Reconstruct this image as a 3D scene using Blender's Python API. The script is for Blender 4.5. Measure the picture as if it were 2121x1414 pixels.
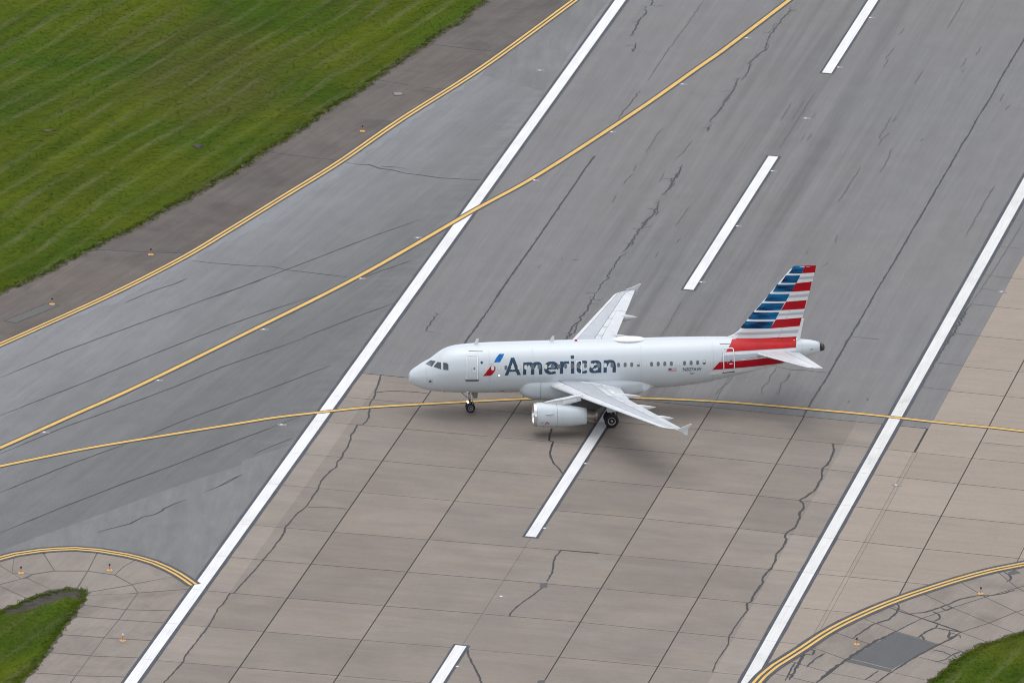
import bpy, bmesh, math, random
import numpy as np
from mathutils import Vector, Matrix
random.seed(7); RNG = np.random.default_rng(7)
for o in list(bpy.data.objects): bpy.data.objects.remove(o)
SC = bpy.context.scene; COL = SC.collection

# ------------------------------------------------------------------ camera, sky, sun, exposure
CAM = {'loc': [-80.948, -766.74, 280.419], 'right': [0.993943, -0.107381, 0.023375], 'up': [0.014097, 0.335527, 0.941925], 'fwd': [0.108987, 0.93589, -0.335009], 'lens': 356.142, 'th': 1.242331, 'c': -15.756, 's0': -25.056}
cam = bpy.data.cameras.new('camera'); co = bpy.data.objects.new('camera', cam); COL.objects.link(co)
cam.sensor_fit = 'HORIZONTAL'; cam.sensor_width = 36.0; cam.lens = CAM['lens']; cam.clip_start = 1.0; cam.clip_end = 6000.0
_r, _u, _f = (Vector(CAM[k]) for k in ('right', 'up', 'fwd'))
co.matrix_world = Matrix(((_r.x,_u.x,-_f.x,CAM['loc'][0]),(_r.y,_u.y,-_f.y,CAM['loc'][1]),(_r.z,_u.z,-_f.z,CAM['loc'][2]),(0,0,0,1)))
SC.camera = co
SUN_EL, SUN_AZ = math.radians(82), math.radians(340)      # overcast: a broad soft glow almost overhead
wd = bpy.data.worlds.new('World'); SC.world = wd; wd.use_nodes = True
wn = wd.node_tree.nodes; wl = wd.node_tree.links; wn.clear()
sky = wn.new('ShaderNodeTexSky'); sky.sky_type = 'NISHITA'; sky.sun_disc = False
sky.sun_elevation = SUN_EL; sky.sun_rotation = SUN_AZ; sky.air_density = 1.0; sky.dust_density = 1.6
hs = wn.new('ShaderNodeHueSaturation'); hs.inputs['Saturation'].default_value = 0.24; hs.inputs['Value'].default_value = 1.0
bg = wn.new('ShaderNodeBackground'); bg.inputs['Strength'].default_value = 0.15
wo = wn.new('ShaderNodeOutputWorld')
wl.new(sky.outputs[0], hs.inputs['Color']); wl.new(hs.outputs[0], bg.inputs['Color']); wl.new(bg.outputs[0], wo.inputs[0])
sl = bpy.data.lights.new('sun', 'SUN'); sl.energy = 0.85; sl.angle = math.radians(78); sl.color = (1.0, .975, .94)
so = bpy.data.objects.new('sun', sl); COL.objects.link(so)
_d = Vector((math.cos(SUN_EL)*math.sin(SUN_AZ), math.cos(SUN_EL)*math.cos(SUN_AZ), math.sin(SUN_EL)))
so.rotation_euler = _d.to_track_quat('Z', 'Y').to_euler(); so.location = _d*300
vs = SC.view_settings; vs.view_transform = 'Standard'; vs.look = 'None'; vs.gamma = 1.0; vs.exposure = 0.49; vs.use_curve_mapping = False
SC.render.engine = 'CYCLES'
SC.cycles.max_bounces = 6; SC.cycles.pixel_filter_type = 'BLACKMAN_HARRIS'; SC.cycles.filter_width = 1.05

# ------------------------------------------------------------------ coordinates (metres, traced on the ground plane)
TH, C0, S0 = CAM['th'], CAM['c'], CAM['s0']
def rw(s, t):                                  # s along the runway, t across it
    s += S0; t += C0
    return (s*math.cos(TH)-t*math.sin(TH), s*math.sin(TH)+t*math.cos(TH))
LEAD1 = [[49.58,115.39],[45.74,108.21],[37.83,93.75],[35.04,88.94],[27.68,76.28],[17.29,59.5],[10.52,49.93],[-0.83,33.44],[-11.96,19.01],[-21.46,7.03],[-27.05,0.55],[-33.46,-6.89],[-39.61,-13.55]]
LEAD2 = [[-39.65,-14.32],[-33.72,-11.11],[-27.63,-7.88],[-23.55,-6.02],[-13.69,-1.96],[-10.77,-0.77],[-6.77,0.36],[-2.99,1.28],[4.36,2.17],[9.54,2.7],[13.52,2.89],[18.82,2.56],[25.15,1.5],[29.05,0.44],[32.63,-0.67],[37.4,-2.2],[42.54,-4.19],[46.75,-5.62],[49.43,-6.65],[57.94,-9.97]]
DBL_A = [[29.94,116.06],[26.14,109.02],[15.52,89.43],[6.67,74.76],[0.21,63.36],[-5.56,54.09],[-10.84,45.63],[-15.27,38.73],[-21.68,30.04],[-28.59,21.63],[-31.99,17.59],[-38.37,9.78]]
DBL_B = [[-39.76,-35.53],[-37.36,-33.59],[-34.95,-31.64],[-33.7,-30.79],[-31.63,-30.06],[-28.94,-29.79],[-27.21,-30.26],[-25.16,-31.32],[-23.08,-33.1],[-21.43,-35.62],[-20.34,-38.1]]
DBL_C = [[52.99,-32.72],[44.75,-36.58],[41.99,-37.87],[39.21,-39.62],[36.61,-41.5],[33.9,-43.63],[31.69,-45.63],[28.9,-48.51],[26.95,-50.9],[24.84,-53.9],[23.1,-56.25],[22.47,-57.09],[21.14,-59.32],[20.32,-61.08]]
GRASS_A = [[27.63,127.3],[20.84,114.6],[17.5,108.25],[14.83,102.49],[12.97,99.65],[11.04,95.94],[8.37,91.39],[6.75,88.26],[4.88,84.82],[3.81,82.76],[1.78,79.7],[0.22,77.0],[-1.35,73.97],[-3.37,70.64],[-5.9,66.34],[-8.16,62.4],[-10.53,58.89],[-13.54,54.07],[-16.3,50.35],[-18.18,47.25],[-21.64,42.85],[-24.92,38.42],[-27.61,34.43],[-31.23,30.31],[-39.86,18.99],[-44.94,12.15],[-45.65,69.91],[-42.33,148.65],[7.8,147.09]]
GRASS_B = [[-39.49,-47.16],[-37.55,-44.75],[-35.63,-42.84],[-34.76,-41.99],[-33.02,-40.43],[-31.56,-38.98],[-30.05,-38.29],[-28.82,-38.98],[-28.78,-39.74],[-29.85,-43.36],[-31.41,-47.79],[-33.23,-53.64],[-35.02,-57.99],[-36.2,-61.27],[-41.15,-61.03]]
GRASS_C = [[31.76,-64.91],[33.69,-61.32],[34.71,-59.49],[35.75,-57.63],[36.57,-56.52],[37.42,-55.27],[38.83,-53.53],[39.83,-53.19],[40.72,-52.33],[42.5,-50.98],[46.12,-48.41],[44.31,-65.52]]
DIRT_B = [[-32.75,-40.45],[-31.56,-39.03],[-30.06,-38.34],[-28.85,-39.06],[-28.82,-39.67],[-29.22,-40.86],[-30.37,-40.3],[-31.91,-41.5],[-33.83,-43.17],[-35.14,-43.86],[-35.26,-42.73]]
DRY = [-9.09,90.25]
SPOTS = [[-11.69,68.23],[-24.4,72.97]]
LIGHT_FILLET = [[-38.91,-34.18],[-34.85,-29.94],[-31.8,-27.1],[-28.32,-23.99],[-25.63,-21.5],[-22.08,-18.07],[-19.36,-15.68],[-16.21,-13.01],[-14.49,-11.68],[-14.38,-10.78],[-12.04,-8.75],[-10.25,-7.41],[-9.23,-5.44],[-12.39,-14.22],[-16.39,-25.47],[-19.87,-35.91],[-20.46,-37.77],[-22.66,-33.16],[-25.49,-30.7],[-28.82,-29.81],[-31.86,-30.3],[-34.95,-31.54],[-39.61,-34.47]]
LIGHT_PANEL = [[15.36,87.95],[15.28,87.18],[18.28,84.33],[20.15,82.34],[21.92,87.36],[25.38,98.31],[29.07,108.78],[26.65,108.86],[20.94,99.3]]
TAXI = [[28.96,115.35],[15.52,89.43],[0.12,62.91],[-15.14,38.85],[-31.99,17.59],[-44.62,2.12],[-46.53,-38.83],[-34.96,-31.75],[-28.83,-29.91],[-25.12,-30.72],[-22.03,-34.77],[-20.38,-38.6]]
SHOULDER_A = [[[28.79,129.52],[21.67,116.04],[17.5,108.25],[14.83,102.49],[12.97,99.65],[11.62,96.21],[16.03,94.33],[17.43,93.91],[25.99,108.88],[32.25,120.42]],[[11.55,95.99],[8.37,91.39],[6.75,88.26],[5.78,86.19],[9.26,84.06],[10.8,83.52],[11.99,83.0],[17.31,93.63],[16.02,94.22]],[[5.71,86.01],[4.88,84.82],[1.78,79.7],[0.22,77.0],[-1.35,73.97],[-3.37,70.64],[-5.84,66.44],[-2.99,65.25],[0.0,63.9],[0.17,63.43],[7.65,75.67],[11.89,82.8],[10.78,83.32]],[[-5.91,66.24],[-8.16,62.4],[-10.53,58.89],[-13.54,54.07],[-16.3,50.35],[-18.18,47.25],[-21.64,42.85],[-22.81,41.27],[-18.38,40.35],[-14.49,39.88],[-9.6,47.54],[-5.39,53.68],[-0.2,63.57],[-3.0,65.05]],[[-23.0,40.9],[-24.92,38.42],[-27.62,34.41],[-31.23,30.31],[-39.86,18.99],[-44.94,12.15],[-45.44,1.24],[-38.41,8.97],[-31.99,17.59],[-23.74,27.78],[-15.14,38.85],[-14.63,39.63],[-18.4,40.03]]]
FAN_C = [[[18.95,-64.29],[23.54,-63.51],[27.21,-64.69],[31.0,-66.88]],[[21.94,-58.62],[25.02,-60.9],[28.32,-62.73],[32.11,-64.43]],[[23.33,-56.01],[26.43,-58.84],[29.71,-60.9],[33.87,-63.25]],[[25.34,-53.02],[27.98,-56.15],[31.07,-58.94],[34.86,-61.66]],[[27.5,-50.01],[30.28,-53.05],[33.47,-55.73],[36.93,-58.58]],[[30.14,-47.13],[32.68,-50.44],[35.62,-53.38],[38.25,-56.08]],[[32.72,-44.49],[35.01,-47.86],[37.61,-50.88],[40.01,-53.85]],[[35.5,-41.85],[37.73,-45.65],[40.09,-49.04],[42.47,-52.15]],[[38.77,-39.33],[40.64,-43.54],[42.54,-46.8],[44.44,-49.9]],[[42.11,-37.07],[43.43,-41.68],[45.23,-44.95],[47.11,-48.2]],[[45.16,-35.6],[46.55,-39.69],[47.96,-42.96],[49.83,-46.22]]]
FAN_B = [[[-38.99,-34.8],[-37.36,-33.47],[-34.94,-31.51],[-33.79,-30.71],[-34.22,-34.77],[-35.04,-33.06],[-38.07,-37.91]],[[-33.75,-30.71],[-31.62,-29.98],[-31.54,-30.82],[-30.92,-34.48],[-32.64,-35.1],[-34.19,-34.77]],[[-31.47,-30.77],[-29.3,-29.67],[-27.23,-30.18],[-28.34,-34.58],[-30.85,-34.49]],[[-27.15,-30.19],[-25.15,-31.11],[-24.45,-32.33],[-25.53,-33.88],[-26.31,-35.55],[-27.45,-35.03],[-28.27,-34.63]],[[-24.39,-32.39],[-23.07,-32.91],[-22.24,-34.17],[-21.77,-36.17],[-25.12,-37.65],[-26.25,-35.6],[-25.48,-33.94]],[[-21.69,-36.17],[-20.96,-36.67],[-20.27,-38.36],[-20.77,-38.87],[-24.76,-39.5],[-25.08,-37.78]],[[-38.08,-38.17],[-35.05,-33.24],[-34.25,-34.87],[-33.59,-36.13],[-35.28,-37.17],[-38.18,-39.94]],[[-34.19,-34.9],[-32.69,-35.2],[-33.55,-36.08]],[[-38.19,-40.14],[-35.29,-37.33],[-33.58,-36.23],[-33.16,-36.05],[-31.46,-38.48],[-33.02,-40.43],[-33.11,-40.68],[-35.31,-37.56]],[[-33.07,-36.0],[-32.68,-35.33],[-30.91,-34.64],[-28.4,-34.76],[-29.41,-38.19],[-30.05,-38.18],[-31.39,-38.53]],[[-28.32,-34.78],[-27.48,-35.16],[-26.34,-35.7],[-25.17,-37.77],[-28.8,-39.31],[-29.33,-38.32]],[[-25.11,-37.91],[-24.84,-39.55],[-26.32,-39.78],[-28.74,-39.82],[-28.78,-39.41]],[[-38.2,-40.32],[-35.32,-37.73],[-33.15,-40.78],[-33.74,-41.66],[-35.64,-43.09],[-38.55,-46.46]]]
STRIP_B = [[[-28.75,-39.92],[-24.87,-39.7],[-25.98,-42.99],[-29.29,-41.87]],[[-29.34,-42.0],[-26.03,-43.09],[-26.67,-45.12],[-30.16,-44.23]],[[-30.21,-44.35],[-26.73,-45.24],[-28.05,-48.82],[-31.44,-47.99]],[[-31.48,-48.11],[-28.09,-48.94],[-29.33,-52.54],[-32.67,-51.65]],[[-32.72,-51.77],[-29.38,-52.67],[-30.73,-56.57],[-34.35,-55.78]],[[-34.39,-55.9],[-30.78,-56.69],[-32.48,-61.45],[-36.53,-60.77]],[[-24.79,-39.65],[-20.22,-38.9],[-21.04,-42.36],[-22.12,-43.45],[-25.92,-43.04]],[[-25.96,-43.17],[-22.13,-43.57],[-22.69,-46.06],[-26.63,-45.17]],[[-26.68,-45.29],[-22.77,-46.15],[-23.96,-49.74],[-28.02,-48.9]],[[-28.06,-49.02],[-24.0,-49.86],[-25.12,-53.26],[-29.3,-52.6]],[[-29.34,-52.72],[-25.17,-53.38],[-26.39,-57.12],[-30.69,-56.62]],[[-30.74,-56.74],[-26.44,-57.24],[-28.18,-62.23],[-32.32,-61.7]]]
PATCH_C = [[28.2,-55.81],[32.66,-50.57],[35.5,-53.4],[31.25,-58.26]]
PATCH_C2 = [[27.79,-56.5],[28.14,-55.93],[31.19,-58.38],[31.02,-59.01]]
PATCH_S1 = [[6.49,-38.97],[7.08,-38.87],[6.89,-39.9],[6.33,-40.0]]
PATCH_S2 = [[4.05,-59.33],[4.62,-59.26],[4.4,-60.18],[3.83,-60.28]]
PATCH_S3 = [[43.17,-38.38],[43.81,-37.69],[44.22,-38.51],[43.3,-38.93]]
PATCH_L = [[-31.31,23.49],[-27.51,27.66],[-26.45,27.13],[-30.34,22.93]]
CRACKS = [["runway",0.12,[[33.24,108.64],[33.09,107.9],[32.62,106.81]]],["runway",0.12,[[32.16,106.09],[32.16,105.18],[31.98,104.27],[31.37,103.01],[30.96,101.93],[30.67,100.85],[30.48,99.76],[29.74,97.8]]],["runway",0.12,[[30.19,95.91],[29.88,94.73],[29.37,93.32]]],["runway",0.07,[[37.86,108.48],[35.35,101.05],[34.76,99.43],[33.38,95.51],[32.36,92.67],[30.86,88.1],[29.81,84.96]]],["runway",0.08,[[28.84,82.37],[27.85,79.61],[26.96,77.22],[26.51,76.2],[25.96,74.32]]],["runway",0.07,[[29.63,71.72],[28.94,70.1],[28.15,67.58],[27.59,66.08],[27.21,64.74]]],["runway",0.07,[[31.75,68.23],[30.83,65.62],[30.08,63.96],[29.62,63.31]]],["runway",0.1,[[45.65,106.73],[45.29,104.91],[44.64,103.46],[43.98,101.47],[43.45,100.4],[43.03,98.96],[42.32,96.99],[41.84,95.03],[41.51,93.42],[40.66,92.02],[40.03,90.62],[39.56,89.56],[39.5,88.68],[38.97,86.75],[38.26,84.66]]],["runway",0.1,[[38.17,85.72],[37.82,84.67],[37.53,83.28],[37.07,81.89],[36.46,80.17],[35.76,78.11],[35.06,76.05],[34.37,74.53],[34.0,73.34],[34.07,72.99]]],["runway",0.07,[[44.21,102.74],[43.85,101.3],[43.35,100.95],[42.97,99.33],[43.22,99.13]]],["runway",0.07,[[42.61,97.89],[42.09,96.28],[41.97,94.66],[41.45,93.07]]],["runway",0.07,[[40.97,91.83],[40.6,92.38],[40.21,91.14],[39.57,90.1],[39.47,89.03],[39.86,89.73]]],["runway",0.07,[[37.18,81.89],[36.73,80.51],[36.3,80.17],[35.75,78.45],[36.12,78.79],[36.65,80.34]]],["runway",0.16,[[33.8,71.97],[33.6,71.29],[33.39,70.62]]],["runway",0.12,[[30.02,61.57],[29.77,60.41],[29.23,59.1],[28.66,57.12],[28.03,55.0],[27.26,53.54]]],["runway",0.08,[[29.58,59.75],[29.16,58.1],[28.58,57.79],[28.74,56.46],[28.19,55.49],[28.27,54.82]]],["runway",0.12,[[26.9,51.91],[26.49,50.29],[25.98,48.68],[25.4,47.41],[24.8,45.97],[24.17,44.22],[23.52,42.31],[22.87,40.42],[22.07,38.54]]],["runway",0.08,[[26.45,49.97],[26.39,48.99],[26.13,48.19],[25.92,48.69]]],["runway",0.08,[[25.52,47.56],[24.96,46.45],[24.62,46.2],[24.79,45.49],[25.08,46.12]]],["runway",0.09,[[23.62,42.31],[23.25,41.84],[23.22,40.72],[22.77,40.26]]],["runway",0.09,[[22.54,38.58],[21.8,37.59],[21.34,36.34],[20.52,33.85],[19.97,32.24],[20.25,32.44],[19.43,30.75],[18.62,28.29]]],["runway",0.12,[[18.62,28.29],[17.96,26.15],[17.21,23.71],[16.73,22.65],[16.37,21.29],[15.86,20.39],[15.38,18.89],[14.53,15.89]]],["runway",0.09,[[16.37,21.13],[16.11,20.38],[15.75,18.57],[15.41,18.28],[15.16,17.38]]],["runway",0.07,[[25.59,59.24],[25.18,58.92],[24.56,57.28],[24.15,56.14]]],["runway",0.07,[[23.38,53.86],[23.04,52.56],[22.71,51.59]]],["runway",0.07,[[28.29,59.8],[27.92,58.48],[27.47,57.0],[27.31,57.18]]],["runway",0.07,[[16.77,37.64],[16.65,36.85]]],["runway",0.07,[[14.79,35.82],[14.48,34.88]]],["runway",0.07,[[18.25,28.62],[18.64,28.45]]],["runway",0.07,[[17.54,36.97],[18.2,36.79]]],["runway",0.07,[[29.29,50.51],[28.29,47.62],[27.41,45.22]]],["runway",0.07,[[27.5,42.16],[26.98,40.89]]],["runway",0.07,[[25.14,38.73],[24.68,37.16]]],["runway",0.07,[[26.07,61.89],[25.51,59.91]]],["runway",0.07,[[56.48,54.84],[55.65,52.56],[54.1,48.02],[51.8,41.3]]],["runway",0.07,[[44.01,55.99],[43.26,53.7],[42.31,51.1]]],["runway",0.07,[[41.04,42.38],[40.65,41.1],[40.49,40.31]]],["runway",0.07,[[39.26,35.58],[38.87,34.64],[38.49,34.18]]],["runway",0.07,[[38.55,16.66],[39.98,16.2],[40.95,15.8]]],["runway",0.07,[[38.02,38.49],[37.66,37.39]]],["runway",0.14,[[49.74,24.17],[47.41,17.66],[45.18,11.68],[43.56,6.96]]],["runway",0.05,[[57.56,45.28],[53.78,34.83],[49.74,24.17]]],["runway",0.05,[[56.88,45.96],[57.48,45.71]]],["runway",0.05,[[54.4,38.89],[56.21,38.24]]],["runway",0.05,[[51.96,31.58],[54.29,30.7]]],["runway",0.05,[[50.89,28.33],[53.03,27.3]]],["runway",0.05,[[49.48,24.49],[51.83,23.53]]],["runway",0.05,[[47.03,17.21],[49.44,16.29]]],["runway",0.05,[[44.63,10.04],[46.95,9.13]]],["runway",0.05,[[42.55,4.23],[45.01,3.32]]],["runway",0.07,[[61.77,107.66],[60.8,104.61],[60.03,102.4],[59.35,100.39],[58.92,99.19]]],["runway",0.07,[[55.03,99.53],[54.33,97.33]]],["runway",0.07,[[53.41,93.96],[52.81,92.38],[52.06,90.62],[52.25,90.22],[51.42,87.87]]],["runway",0.07,[[55.02,87.15],[53.56,83.08]]],["runway",0.07,[[59.44,90.56],[58.44,87.62]]],["runway",0.07,[[58.78,87.41],[58.32,86.05]]],["runway",0.07,[[61.28,93.68],[60.33,91.12]]],["runway",0.07,[[50.15,73.92],[48.94,70.15],[48.34,68.46],[48.41,67.7],[47.84,65.84]]],["runway",0.07,[[48.41,67.7],[49.4,69.56]]],["runway",0.07,[[49.11,65.41],[48.74,64.49],[48.35,62.63],[47.84,61.15],[47.01,58.77]]],["runway",0.07,[[45.58,60.49],[44.18,56.47],[43.15,53.42]]],["runway",0.07,[[52.17,68.13],[51.76,67.01]]],["runway",0.07,[[61.17,80.08],[60.45,77.78]]],["runway",0.07,[[61.25,76.97],[60.58,75.45]]],["runway",0.07,[[56.49,54.82],[55.78,52.93]]],["runway",0.07,[[50.67,74.09],[50.08,72.58]]],["runway",0.09,[[32.3,8.02],[32.01,6.99],[31.74,6.11]]],["runway",0.09,[[36.34,1.19],[36.05,0.62]]],["runway",0.09,[[37.83,1.71],[37.76,1.28],[37.89,1.12]]],["runway",0.07,[[31.47,9.67],[31.05,8.49],[30.64,7.45],[30.35,6.27],[30.02,5.5],[29.66,4.85],[29.42,4.08],[29.31,2.9]]],["runway",0.07,[[32.25,8.04],[32.15,7.25],[31.86,6.47],[31.26,5.71],[30.9,4.01],[30.57,2.85]]],["runway",0.07,[[27.52,7.45],[27.04,6.15],[26.47,5.25],[26.0,4.36],[25.43,2.76]]],["runway",0.07,[[31.47,9.67],[32.49,8.76],[33.65,8.65],[34.24,8.36],[35.5,7.97]]],["runway",0.1,[[4.54,23.18],[4.23,22.12],[3.96,21.52],[3.85,20.91],[3.36,19.56]]],["taxiway",0.1,[[0.71,63.4],[1.93,62.69],[2.78,62.65],[3.54,61.62],[4.67,61.08],[5.65,60.21],[6.88,59.7],[8.61,58.8],[10.39,58.43],[12.07,58.17]]],["taxiway",0.06,[[3.56,61.84],[4.23,62.08],[5.27,61.77],[5.87,61.35]]],["taxiway",0.08,[[-13.2,28.84],[-10.96,31.08],[-8.92,33.18],[-6.87,35.3],[-5.05,37.11],[-1.14,41.15],[1.65,44.01],[3.84,46.02],[5.82,47.88]]],["taxiway",0.07,[[-15.05,38.15],[-13.04,37.34],[-10.5,36.64],[-9.28,36.34],[-7.94,36.22],[-6.87,35.3],[-5.07,34.59],[-3.47,33.9],[-1.77,33.21]]],["taxiway",0.07,[[-0.54,33.0],[1.07,34.66],[2.78,36.17],[3.99,37.38]]],["taxiway",0.08,[[-7.03,18.21],[-4.0,21.24],[-1.74,23.59],[-0.27,24.92],[1.43,26.54]]],["taxiway",0.07,[[-32.47,9.62],[-26.83,15.8],[-19.7,22.81],[-12.47,29.74],[-9.27,32.66]]],["taxiway",0.08,[[-33.01,0.67],[-26.05,7.81],[-18.92,15.46],[-13.16,21.34],[-8.81,25.36],[-4.75,28.82]]],["taxiway",0.07,[[-21.11,27.35],[-19.2,29.61],[-18.04,30.78],[-16.46,32.14],[-15.27,33.52]]],["taxiway",0.08,[[-34.17,-8.83],[-33.54,-8.23],[-28.26,-2.52],[-22.95,2.46],[-18.31,6.95],[-14.24,11.37],[-8.76,16.38],[-6.55,18.4]]],["taxiway",0.08,[[-34.07,-17.03],[-28.85,-11.61],[-25.18,-8.09],[-23.07,-6.19]]],["taxiway",0.08,[[-21.89,-4.95],[-18.23,-1.08],[-13.22,3.65],[-9.0,7.73],[-5.24,11.43]]],["taxiway",0.09,[[-34.61,-26.02],[-29.45,-20.64],[-24.23,-15.46],[-20.02,-11.58],[-16.61,-8.18],[-13.99,-5.59],[-10.36,-2.15],[-8.83,-0.62]]],["taxiway",0.1,[[-27.08,-26.37],[-26.11,-25.6],[-24.29,-24.45],[-23.17,-22.99],[-22.21,-22.49],[-21.57,-21.69],[-21.44,-21.28],[-20.38,-20.09],[-19.39,-19.24]]],["taxiway",0.06,[[-18.01,-17.78],[-15.94,-15.69],[-14.68,-13.93]]],["taxiway",0.06,[[-13.37,-9.26],[-11.63,-7.35],[-9.79,-5.57]]],["taxiway",0.08,[[-16.82,-16.57],[-15.72,-15.08],[-14.58,-13.79]]],["concrete_runway",0.13,[[-1.35,8.8],[-1.92,6.16],[-2.21,4.7],[-2.44,3.39],[-2.82,2.53],[-3.0,1.51],[-3.04,0.79],[-3.22,-0.08],[-3.24,-0.8],[-3.54,-1.95],[-3.92,-2.72],[-4.33,-2.7],[-4.68,-3.92],[-5.16,-5.34],[-5.23,-6.2],[-5.64,-7.9],[-6.04,-9.02],[-6.37,-10.42],[-6.79,-11.26],[-6.94,-12.38],[-7.64,-13.62],[-8.4,-15.41],[-8.75,-16.66],[-8.82,-17.35],[-9.52,-19.27],[-10.01,-20.91],[-10.25,-21.45],[-11.01,-22.8],[-11.63,-24.42],[-12.19,-25.76],[-12.33,-26.85],[-12.98,-28.83]]],["concrete_runway",0.12,[[-12.09,-25.35],[-12.28,-26.44],[-12.64,-27.78],[-13.73,-30.85],[-14.58,-32.97],[-15.32,-34.95],[-16.27,-37.17],[-17.4,-39.9],[-17.74,-39.94],[-18.4,-42.22],[-18.84,-42.99],[-19.45,-45.31],[-19.9,-46.85],[-20.86,-49.4],[-22.16,-52.93],[-22.46,-54.32],[-23.36,-56.44],[-24.26,-58.52],[-25.26,-60.63]]],["concrete_runway",0.1,[[-2.15,4.85],[-1.02,5.09],[0.18,4.98],[1.36,4.7],[2.08,4.37]]],["concrete_runway",0.06,[[-10.05,-21.38],[-9.13,-21.42],[-8.18,-21.6],[-7.5,-21.72],[-7.05,-22.07]]],["concrete_runway",0.17,[[33.53,-8.82],[33.43,-10.11],[33.01,-11.8],[32.48,-13.49],[31.88,-14.59],[31.7,-15.43],[31.56,-16.56],[31.04,-18.22],[30.55,-19.6],[29.82,-20.68],[29.1,-21.63],[29.3,-22.33],[29.23,-23.16],[28.71,-24.52],[28.47,-25.89],[27.94,-27.65],[27.03,-28.98],[26.82,-29.79],[26.9,-30.34],[26.32,-32.08],[25.58,-33.67]]],["concrete_runway",0.17,[[25.59,-33.75],[25.3,-35.22],[24.7,-36.8],[23.96,-38.37],[23.74,-39.7],[23.02,-41.53],[22.6,-42.57],[22.36,-43.61],[21.98,-43.99],[21.84,-45.43]]],["concrete_runway",0.1,[[21.84,-45.43],[21.16,-46.97],[20.17,-49.53],[19.64,-51.07],[19.39,-52.61],[18.82,-54.12],[17.96,-56.39],[17.5,-58.15]]],["concrete_runway",0.13,[[11.26,-4.27],[10.88,-5.84],[10.71,-7.12],[11.02,-7.34],[10.83,-8.13],[10.49,-9.83],[10.41,-10.96],[10.5,-12.39],[10.83,-13.82],[11.0,-14.95]]],["concrete_runway",0.13,[[11.77,-32.57],[8.91,-31.81],[8.25,-33.35],[7.93,-34.95],[7.62,-36.81],[7.05,-38.52]]],["concrete_runway",0.12,[[6.5,-39.96],[5.51,-41.63],[4.23,-43.68],[3.44,-45.35],[3.33,-45.87]]],["concrete_runway",0.16,[[-0.57,-52.42],[-0.68,-53.45],[-0.59,-55.24],[-0.4,-57.04],[-0.26,-59.68],[-0.17,-61.1]]],["shoulder_fan",0.13,[[33.61,-44.27],[33.59,-45.46],[33.29,-46.5],[32.4,-48.03],[31.14,-48.88],[30.54,-49.77],[29.48,-51.15],[29.11,-51.78]]],["shoulder_fan",0.1,[[32.63,-45.15],[34.19,-46.93],[35.76,-48.58],[37.71,-50.89]]],["shoulder_fan",0.13,[[34.2,-46.85],[35.38,-46.59],[36.78,-45.61],[37.65,-44.86],[38.67,-43.85],[40.02,-43.2],[41.17,-43.22],[42.19,-42.82],[43.18,-42.07]]],["shoulder_fan",0.12,[[36.04,-46.36],[36.47,-47.04],[36.45,-47.83],[35.86,-48.58]]],["shoulder_fan",0.11,[[36.87,-45.61],[37.2,-46.29],[37.76,-45.73],[37.39,-45.37]]],["shoulder_fan",0.13,[[36.06,-49.11],[35.81,-49.89],[35.1,-50.5],[34.51,-51.25],[34.13,-51.89]]],["shoulder_fan",0.12,[[34.51,-51.25],[34.57,-52.42]]],["shoulder_fan",0.1,[[35.81,-49.89],[36.82,-50.45],[37.56,-50.88]]],["shoulder_fan",0.12,[[36.82,-50.45],[36.47,-52.13],[37.44,-51.39],[37.37,-52.17]]],["shoulder_fan",0.1,[[36.71,-50.84],[37.25,-51.39]]],["shoulder_fan",0.1,[[34.72,-54.37],[35.68,-54.93],[36.13,-55.72],[35.64,-56.47],[34.71,-56.94]]],["shoulder_fan",0.12,[[36.13,-55.72],[37.01,-54.87],[37.27,-55.65]]],["shoulder_fan",0.12,[[36.26,-55.47],[36.57,-56.52]]],["shoulder_fan",0.1,[[37.35,-55.14],[38.69,-54.43]]],["shoulder_fan",0.12,[[25.38,-53.41],[25.84,-54.2],[25.53,-55.09],[24.89,-54.88]]],["shoulder_fan",0.17,[[25.08,-54.17],[24.56,-55.94],[23.78,-58.2],[23.09,-60.2]]],["shoulder_fan",0.1,[[24.07,-56.43],[23.38,-58.44],[22.73,-60.44]]],["shoulder_fan",0.12,[[26.57,-54.75],[25.59,-55.99],[24.76,-57.61]]],["shoulder_fan",0.2,[[25.02,-60.9],[26.61,-58.21],[27.79,-56.48],[30.26,-53.05],[32.73,-50.39]]],["shoulder_fan",0.09,[[32.73,-50.39],[34.66,-48.26]]],["shoulder_fan",0.14,[[31.14,-58.81],[33.47,-55.73],[35.64,-53.25],[37.44,-51.39]]],["shoulder_fan",0.12,[[42.91,-38.18],[43.17,-38.73],[43.28,-39.54],[43.06,-40.07],[42.72,-40.37]]],["shoulder_fan",0.1,[[28.83,-60.48],[30.14,-58.51]]],["shoulder_fan",0.1,[[29.71,-60.9],[31.03,-58.93]]]]
RUBBER = [[[43.12,78.88],[42.24,76.48],[41.2,73.24]],[[41.98,78.57],[41.06,75.83],[40.15,73.11]],[[43.24,75.75],[42.84,74.39]],[[43.63,75.39],[43.15,73.86]],[[41.97,69.61],[41.26,67.6]],[[42.61,69.93],[41.8,67.58]]]
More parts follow.
